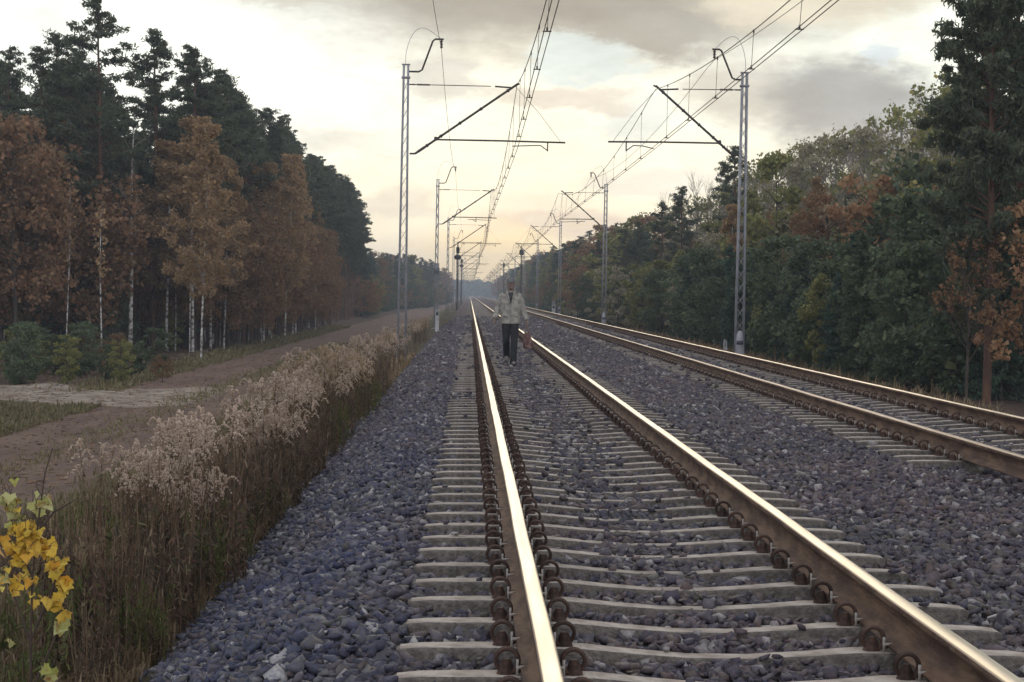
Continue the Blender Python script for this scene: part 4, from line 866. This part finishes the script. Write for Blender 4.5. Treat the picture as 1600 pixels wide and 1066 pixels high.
blades(22000, lambda n: -9.9 - 4.5 * U(n), lambda n: 35 + 19 * U(n), .10, 'meadow_grass', M_GRASS, 'short green and yellow grass left of the dirt road', wid=.005)
blades(9000, lambda n: -2.2 - 2.2 * U(n), lambda n: 8 + 9 * U(n), .11, 'green_grass', M_GRASS, 'fresh green grass among the straw at lower left')
blades(22000, lambda n: 8.0 + 3.2 * U(n), lambda n: 40 + 90 * U(n), .22, 'far_verge_grass', M_STRAW, 'brown grass strip between the far track and the right forest')
blades(26000, lambda n: -4.7 - .45 * np.abs(rng.standard_normal(n)) - .4 * U(n), lambda n: 24 + 150 * U(n) ** 1.4, .13, 'track_edge_grass', M_GRASS, 'ragged olive grass along the near edge of the dirt road')
blades(16000, lambda n: -10.9 - 1.0 * np.abs(rng.standard_normal(n)), lambda n: 62 + 120 * U(n), .14, 'forest_edge_grass', M_GRASS, 'grass tufts between the dirt road and the left forest')
blades(5000, lambda n: -8.0 + .35 * rng.standard_normal(n), lambda n: 26 + 100 * U(n), .08, 'crown_grass', M_GRASS, 'thin grass growing on the crown of the dirt road')
blades(3000, lambda n: -4.6 - 1.2 * U(n), lambda n: 20 + 60 * U(n), .13, 'roadside_grass', M_STRAW, 'sparse dry grass along the near side of the dirt road')
# fallen leaves on the road and under the trees
n_ = 26000; x = np.where(U(n_) < .6, -11.5 - 9 * U(n_), -3 - 8 * U(n_)); y = 30 + 75 * U(n_); b = MB(); c_ = np.stack([x, y, ground_z(x, y) + .012], 1); u_ = rdirs(rng, n_) * (1, 1, .25); k_ = np.cross(u_, np.array((0, 0, 1.))) ; s_ = .045 * rng.lognormal(0, .3, n_)[:, None]
b.quads(c_, u_ * s_, k_ * s_); tag(b.build('fallen_leaves', M_RUST), 'brown fallen leaves scattered over the dirt road and forest edge', 'leaves', kind='stuff')

# ------------------------------------------------------------------ yellow-leaved maple sapling, near lower left
M_ML = cmat('maple_leaf_yellow', [(.72, .44, .05), (.78, .56, .09), (.66, .52, .10), (.74, .38, .05), (.74, .62, .16)], objvar=0, transl=.35, rough=.5)
M_MLG = cmat('maple_leaf_green', [(.36, .38, .10), (.46, .46, .17), (.52, .52, .26)], objvar=0, transl=.35, rough=.5)
for m_ in (M_ML, M_MLG):   # brown specks and blotches of the autumn leaf
    t = m_.node_tree; p_ = t.nodes['Principled BSDF']; src = p_.inputs['Base Color'].links[0].from_socket; no = t.nodes.new('ShaderNodeTexNoise'); no.inputs['Scale'].default_value = 38; no.inputs['Detail'].default_value = 5
    tcn = t.nodes.new('ShaderNodeTexCoord'); t.links.new(tcn.outputs['Object'], no.inputs[0]); r_ = t.nodes.new('ShaderNodeMapRange'); t.links.new(no.outputs['Fac'], r_.inputs[0]); r_.inputs[1].default_value = .50; r_.inputs[2].default_value = .72
    k = t.nodes.new('ShaderNodeMix'); k.data_type = 'RGBA'; t.links.new(r_.outputs[0], k.inputs[0]); t.links.new(src, k.inputs[6]); k.inputs[7].default_value = (.30, .15, .05, 1)
    for l_ in list(src.links):
        if l_.to_node != k: t.links.new(k.outputs[2], l_.to_socket)
M_MS = mat('sapling_bark', (.05, .036, .03), .8, 0, var=(.08, .055, .045), vscale=20)
OUT = np.array([(0, 0), (.20, -.06), (.44, -.10), (.46, .12), (.64, .36), (.42, .46), (.28, .66), (0, .95), (-.28, .66), (-.42, .46), (-.64, .36), (-.46, .12), (-.44, -.10), (-.20, -.06)])
def maple_leaf(b, p, rg, s_, m_):
    n0 = np.array((rg.normal(0, .75), -1, rg.normal(.1, .7))); n0 /= np.linalg.norm(n0); dn = np.array((rg.normal(0, .55), 0, -1.)); v_ = dn - (dn @ n0) * n0; v_ /= np.linalg.norm(v_); u_ = np.cross(v_, n0)
    k_ = OUT * s_; fold = rg.uniform(.2, .9); V = [p + u_ * a + v_ * c_ + n0 * (fold * abs(a) - .25 * c_ * c_ / s_) for a, c_ in k_]; V.append(p + v_ * .32 * s_)
    j = np.arange(14); b.add(V, t=np.stack([j, (j + 1) % 14, np.full(14, 14)], 1), m=m_)
def sapling(x, y, stems, clusters, lab, seed):
    rg = np.random.default_rng(seed); zb = float(ground_z(x, y)); r = empty('maple_sapling', (x, y, zb), 0, lab, 'sapling', 'yellow saplings at lower left'); bs = MB(); bl = MB()
    for P in stems: bs.tube(np.array(P, float) - (x, y, zb), np.linspace(.006, .0022, len(P)), 5, cap=False)
    for (cx, cy, cz, sp_, n_, s_, m_) in clusters:
        for i in range(int(n_ * 1.5)):
            p = np.array((cx, cy, cz)) - (x, y, zb) + rg.normal(0, 1, 3) * (sp_, sp_ * .8, sp_); maple_leaf(bl, p, rg, s_ * rg.uniform(.55, 1.1), m_)
            bs.tube([p, p + (rg.normal(0, .01), 0, .02), p + (rg.normal(0, .03), .01, .05)], .0013, 3, cap=False)
    bs.build('stems', M_MS, r); bl.build('leaves', [M_ML, M_MLG], r)
# measured cluster centres for a plant 8 m away (1 m = 388 px of the photo)
def q8(px, py, D=8.0):
    dx, dy = px - 734, py - 460; X_ = dx * .99985 + dy * .01745; Y_ = dy * .99985 - dx * .01745; return (X_ * D / 3100, D, CAMZ - Y_ * D / 3100)
cl = [(62, 785, .022, 5, .055, 1), (15, 790, .02, 4, .050, 1), (25, 810, .02, 4, .045, 1), (36, 825, .038, 14, .055, 0), (50, 845, .035, 12, .055, 0), (25, 850, .028, 8, .055, 0), (10, 770, .02, 3, .05, 1), (78, 850, .022, 5, .045, 0), (72, 862, .015, 3, .04, 0),
      (92, 880, .018, 6, .05, 0), (45, 893, .03, 7, .045, 0), (95, 905, .02, 6, .055, 0), (20, 905, .03, 5, .04, 0), (88, 938, .020, 6, .062, 0), (96, 968, .014, 4, .05, 1), (5, 900, .025, 5, .045, 1), (58, 930, .012, 2, .05, 0), (75, 1050, .016, 3, .045, 1), (12, 1000, .015, 2, .035, 1), (26, 752, .006, 1, .038, 1), (106, 866, .006, 1, .032, 0)]
def w8(px, py): return q8(px, py)
sapling(*q8(55, 1090)[:2], [[w8(50, 1130), w8(48, 1000), w8(52, 900), w8(62, 810), w8(72, 740), w8(84, 700)], [w8(48, 1000), w8(80, 930), w8(95, 880), w8(100, 860)], [w8(52, 900), w8(30, 850), w8(12, 780)], [w8(50, 1010), w8(20, 920), w8(0, 890)], [w8(62, 830), w8(85, 800), w8(120, 780)], [w8(50, 1080), w8(85, 1000), w8(96, 960)]],
        [(*q8(a, c_), sp_, n_, s_, m_) for a, c_, sp_, n_, s_, m_ in cl], 'maple sapling with bright yellow leaves in the lower left corner', 91)

# ------------------------------------------------------------------ the walking person and the bag
m_skin = mat('skin', (.22, .16, .13), .6, 0, var=(.17, .12, .10), vscale=12)
m_jack = mat('jacket_grey', (.32, .305, .27), .9, 0, var=(.20, .19, .17), vscale=14, bump=.35, bscale=22, detail=6)
m_trou = mat('trousers_black', (.016, .017, .020), .9, 0, var=(.024, .025, .028), vscale=12, bump=.3, bscale=18)
m_cap = mat('cap_grey', (.12, .12, .125), .9, 0, var=(.15, .15, .15), vscale=20)
m_shoe = mat('shoe_grey', (.09, .085, .085), .7, 0, var=(.2, .19, .18), vscale=12)
m_shirt = mat('dark_shirt', (.04, .04, .045), .9, 0, var=(.055, .055, .06), vscale=10)
m_bag = mat('reddish_bag', (.085, .036, .032), .6, 0, var=(.20, .13, .11), vscale=11, bump=.4, bscale=14, detail=3)
def limb(b, pts, rs, sides=14):
    P = np.array(pts, float); n_ = 10; t_ = np.linspace(0, len(P) - 1, (len(P) - 1) * n_ + 1); PP = np.stack([np.interp(t_, range(len(P)), P[:, i]) for i in range(3)], 1)
    for _ in range(3): PP[1:-1] = (PP[:-2] + 2 * PP[1:-1] + PP[2:]) / 4
    b.tube(PP, np.interp(t_, range(len(P)), rs), sides)
def ellipsoid(b, c, r, n_=10):
    rings = []
    for i in range(n_ + 1):
        f = math.pi * i / n_; s_ = max(.02, math.sin(f)); rings.append((c[0], c[1], c[2] - r[2] * math.cos(f), r[0] * s_, r[1] * s_))
    b.loft(rings, 16)
def fused(b, name, m_, parent, vox=.009, sm=4):
    o = b.build(name, m_, parent); md = o.modifiers.new('r', 'REMESH'); md.mode = 'VOXEL'; md.voxel_size = vox; md.use_smooth_shade = True
    s2_ = o.modifiers.new('s', 'SMOOTH'); s2_.factor = .5; s2_.iterations = sm
    dg = bpy.context.evaluated_depsgraph_get(); me = bpy.data.meshes.new_from_object(o.evaluated_get(dg)); o.modifiers.clear(); o.data = me; me.shade_smooth()
    if not me.materials: me.materials.append(m_)
    return o
PX, PY = .84, 40.6
pr = empty('person', (PX, PY, -.035), 0, 'person walking between the rails in grey jacket, black trousers and cap', 'person')
# joints, metres, facing -y. image-left arm = -x
HIP = [(-.085, 0, .92), (.085, 0, .92)]
KN = [(-.080, -.07, .51), (.085, -.17, .52)]; AN = [(-.060, .22, .19), (.068, -.28, .09)]
SH = [(-.172, .01, 1.42), (.172, .01, 1.42)]; EL = [(-.265, .05, 1.16), (.255, .02, 1.15)]; WR = [(-.325, -.08, .95), (.335, -.06, .93)]
b = MB()
ellipsoid(b, (0, -.03, 1.665), (.074, .094, .112)); ellipsoid(b, (0, -.055, 1.605), (.05, .06, .055))
b.loft([(0, -.118, 1.635, .012, .010), (0, -.128, 1.642, .016, .016), (0, -.120, 1.675, .009, .012), (0, -.108, 1.70, .007, .008)], 8)      # nose
ellipsoid(b, (0, -.108, 1.600), (.024, .012, .008)); ellipsoid(b, (0, -.11, 1.588), (.020, .012, .007))                                    # lips
for s_ in (-1, 1): ellipsoid(b, (.076 * s_, -.02, 1.655), (.010, .020, .032)); ellipsoid(b, (.028 * s_, -.108, 1.695), (.020, .012, .007))     # ears, brows
limb(b, [(0, .01, 1.42), (0, -.015, 1.60)], [.062, .055])
b.loft([(0, 0, .84, .13, .10), (0, 0, .95, .165, .115), (0, 0, 1.08, .14, .10), (0, 0, 1.25, .165, .11), (0, .005, 1.38, .18, .105), (0, .01, 1.45, .13, .08), (0, .01, 1.49, .06, .06)], 20)
for s_ in (0, 1):
    limb(b, [HIP[s_], KN[s_], AN[s_]], [.088, .056, .040]); limb(b, [SH[s_], EL[s_], WR[s_]], [.052, .038, .027]); ax, ay, az_ = AN[s_]
    limb(b, [(ax, ay + .03, az_ - .04), (ax, ay - .05, az_ - .05), (ax, ay - .17, az_ - .055 + (.05 if s_ == 1 else -.02))], [.036, .038, .026])
    # hand: palm, four fingers of unequal length and a thumb from the side of the palm
    wx, wy, wz = WR[s_]; sg = -1 if s_ == 0 else 1; grip = s_ == 1
    limb(b, [(wx, wy, wz), (wx + .008 * sg, wy - .01, wz - .045), (wx + .010 * sg, wy - .012, wz - .085)], [.024, .030, .028])
    for k_ in range(4):
        oy = (k_ - 1.5) * .021; Lf = [.062, .072, .068, .052][k_]; x0_, y0_, z0_ = wx + .010 * sg, wy - .012 + oy, wz - .088
        if grip: pts = [(x0_, y0_, z0_), (x0_ + .004, y0_, z0_ - Lf * .45), (x0_ - .022, y0_, z0_ - Lf * .62), (x0_ - .034, y0_, z0_ - Lf * .30)]
        else: pts = [(x0_, y0_, z0_), (x0_ - .002 * sg, y0_, z0_ - Lf * .45), (x0_ - .010 * sg, y0_, z0_ - Lf * .8), (x0_ - .022 * sg, y0_, z0_ - Lf)]
        limb(b, pts, [.0105, .0095, .009, .0075], 8)
    limb(b, [(wx, wy - .030, wz - .035), (wx - .006 * sg, wy - .055, wz - .065), (wx - .016 * sg, wy - .056, wz - .095)], [.013, .011, .009], 8)
body = fused(b, 'body', m_skin, pr, .0075, 2)
ey = MB()
for s_ in (-1, 1): ellipsoid(ey, (.029 * s_, -.113, 1.672), (.011, .007, .006), 6)
ey.build('eyes', m_black, pr)
hb = MB(); hb.loft([(0, .02, 1.63, .078, .080), (0, .015, 1.68, .082, .092), (0, .01, 1.72, .083, .098)], 18); hb.build('hair', m_cap, pr, smooth=True)
cb = MB(); cb.loft([(0, -.022, 1.700, .086, .104), (0, -.022, 1.735, .087, .106), (0, -.022, 1.765, .080, .097), (0, -.020, 1.788, .060, .074), (0, -.018, 1.797, .02, .03)], 20)
cb.loft([(0, -.095, 1.700, .070, .075), (0, -.098, 1.706, .068, .072)], 18); fused(cb, 'cap', m_cap, pr, .007, 2)
jb = MB(); jb.loft([(0, .0, .855, .205, .150), (.01, .0, .90, .212, .150), (0, .0, 1.0, .198, .142), (0, .0, 1.15, .195, .138), (0, .0, 1.28, .200, .138), (0, .005, 1.38, .195, .122), (0, .01, 1.43, .165, .100), (0, .01, 1.475, .115, .085), (0, .0, 1.52, .078, .076)], 28)
for s_ in (0, 1):
    W = Vector(WR[s_]); limb(jb, [(SH[s_][0] * .80, .01, 1.425), SH[s_], EL[s_], tuple(W + Vector((0, 0, .005)))], [.070, .074, .066, .052])
rgp = np.random.default_rng(2)
for k_ in range(26):   # folds
    z = rgp.uniform(.92, 1.42); a = rgp.uniform(-2.6, -.5); limb(jb, [(.19 * math.cos(a), .132 * math.sin(a), z), (.185 * math.cos(a + .5), .130 * math.sin(a + .5), z - rgp.uniform(-.05, .12))], [.010, .013], 6)
jk = fused(jb, 'jacket', m_jack, pr, .010, 4)
cz = MB()
for s_ in (-1, 1): limb(cz, [(.085 * s_, .02, 1.53), (.072 * s_, -.08, 1.50), (.045 * s_, -.128, 1.40), (.020 * s_, -.142, 1.27)], [.020, .022, .020, .008], 8)
limb(cz, [(-.15, -.118, 1.02), (-.07, -.145, 1.015)], [.012, .012], 6); limb(cz, [(.15, -.118, 1.02), (.07, -.145, 1.015)], [.012, .012], 6)
limb(cz, [(0, -.150, 1.25), (.004, -.152, 1.05), (.0, -.156, .86)], [.006, .006, .006], 6); cz.build('collar_and_seams', m_jack, jk, smooth=True)
sh = MB(); V = [(-.045, -.148, 1.50), (.045, -.148, 1.50), (.006, -.151, 1.28), (-.006, -.151, 1.28)]; V += [(a, c_ + .05, d) for a, c_, d in V]; sh.add(V, q=[(0, 1, 2, 3), (7, 6, 5, 4), (0, 4, 5, 1), (1, 5, 6, 2), (2, 6, 7, 3), (3, 7, 4, 0)]); sh.build('shirt', m_shirt, pr)
tb = MB(); tb.loft([(0, 0, .80, .165, .118), (0, 0, .88, .178, .125), (0, 0, .98, .165, .115)], 22)
for s_ in (0, 1):
    ax, ay, az_ = AN[s_]; limb(tb, [(HIP[s_][0], 0, .90), ((HIP[s_][0] + KN[s_][0]) / 2, (KN[s_][1]) / 2, .71), KN[s_], (ax, ay - .0, az_ + .03), (ax, ay - .01, az_ - .045)], [.098, .088, .074, .068, .074])
fused(tb, 'trousers', m_trou, pr, .010, 3)
for s_ in (0, 1):
    ax, ay, az_ = AN[s_]; f = MB(); up_ = .035 if s_ == 1 else 0; tip = ay - .20
    limb(f, [(ax, ay + .045, az_ - .045 + (.06 if s_ == 0 else 0)), (ax, ay - .04, az_ - .045 + (.02 if s_ == 0 else .0)), (ax + .01 * (1 if s_ else -1), ay - .13, az_ - .05 - (.03 if s_ == 0 else -.02)), (ax + .012 * (1 if s_ else -1), tip, az_ - .055 - (.04 if s_ == 0 else -up_))], [.042, .047, .042, .028]); fused(f, 'shoe', m_shoe, pr, .008, 2)
# bag hanging from the hand
gx, gy, gz = PX + .335 + .008, PY - .072, -.035 + .93 - .125
br_ = empty('carrier_bag', (gx, gy, gz), 0, 'reddish patterned carrier bag hanging from the person\'s hand', 'bag')
b = MB(); rings = [(0.03, 0, -.45, .075, .045), (.03, 0, -.44, .100, .06), (.028, 0, -.36, .108, .065), (.02, 0, -.27, .092, .055), (.005, 0, -.18, .065, .04), (-.003, 0, -.12, .045, .028)]; b.loft(rings, 18)
for k_ in range(8): a = k_ * .8; limb(b, [(.028 + .088 * math.cos(a), .05 * math.sin(a), -.40), (.045 * math.cos(a + .3), .03 * math.sin(a + .3), -.15)], [.014, .008], 6)
fused(b, 'bag_body', m_bag, br_, .009, 3)
b = MB()
for yy in (-.022, .022): limb(b, [(-.05, yy, -.15), (-.025, yy * .6, -.05), (-.008, yy * .3, .0), (.008, yy * .3, -.02), (.035, yy, -.14)], [.009, .006, .005, .006, .009], 6)
b.build('handles', m_bag, br_, smooth=True)

# ------------------------------------------------------------------ evening haze
hz = MB(); hz.box(-600, 600, -60, 2300, -4.5, 45); ho = hz.build('haze', mg); ho.data.materials.clear()
mh = bpy.data.materials.new('evening_haze'); mh.use_nodes = True; t = mh.node_tree; t.nodes.remove(t.nodes['Principled BSDF'])
pv = t.nodes.new('ShaderNodeVolumePrincipled'); pv.inputs['Color'].default_value = (.74, .84, 1.0, 1); pv.inputs['Density'].default_value = .00048; pv.inputs['Anisotropy'].default_value = .2
t.links.new(pv.outputs[0], t.nodes['Material Output'].inputs['Volume']); ho.data.materials.append(mh)
tag(ho, 'thin blue evening haze over the line', 'haze', kind='stuff')
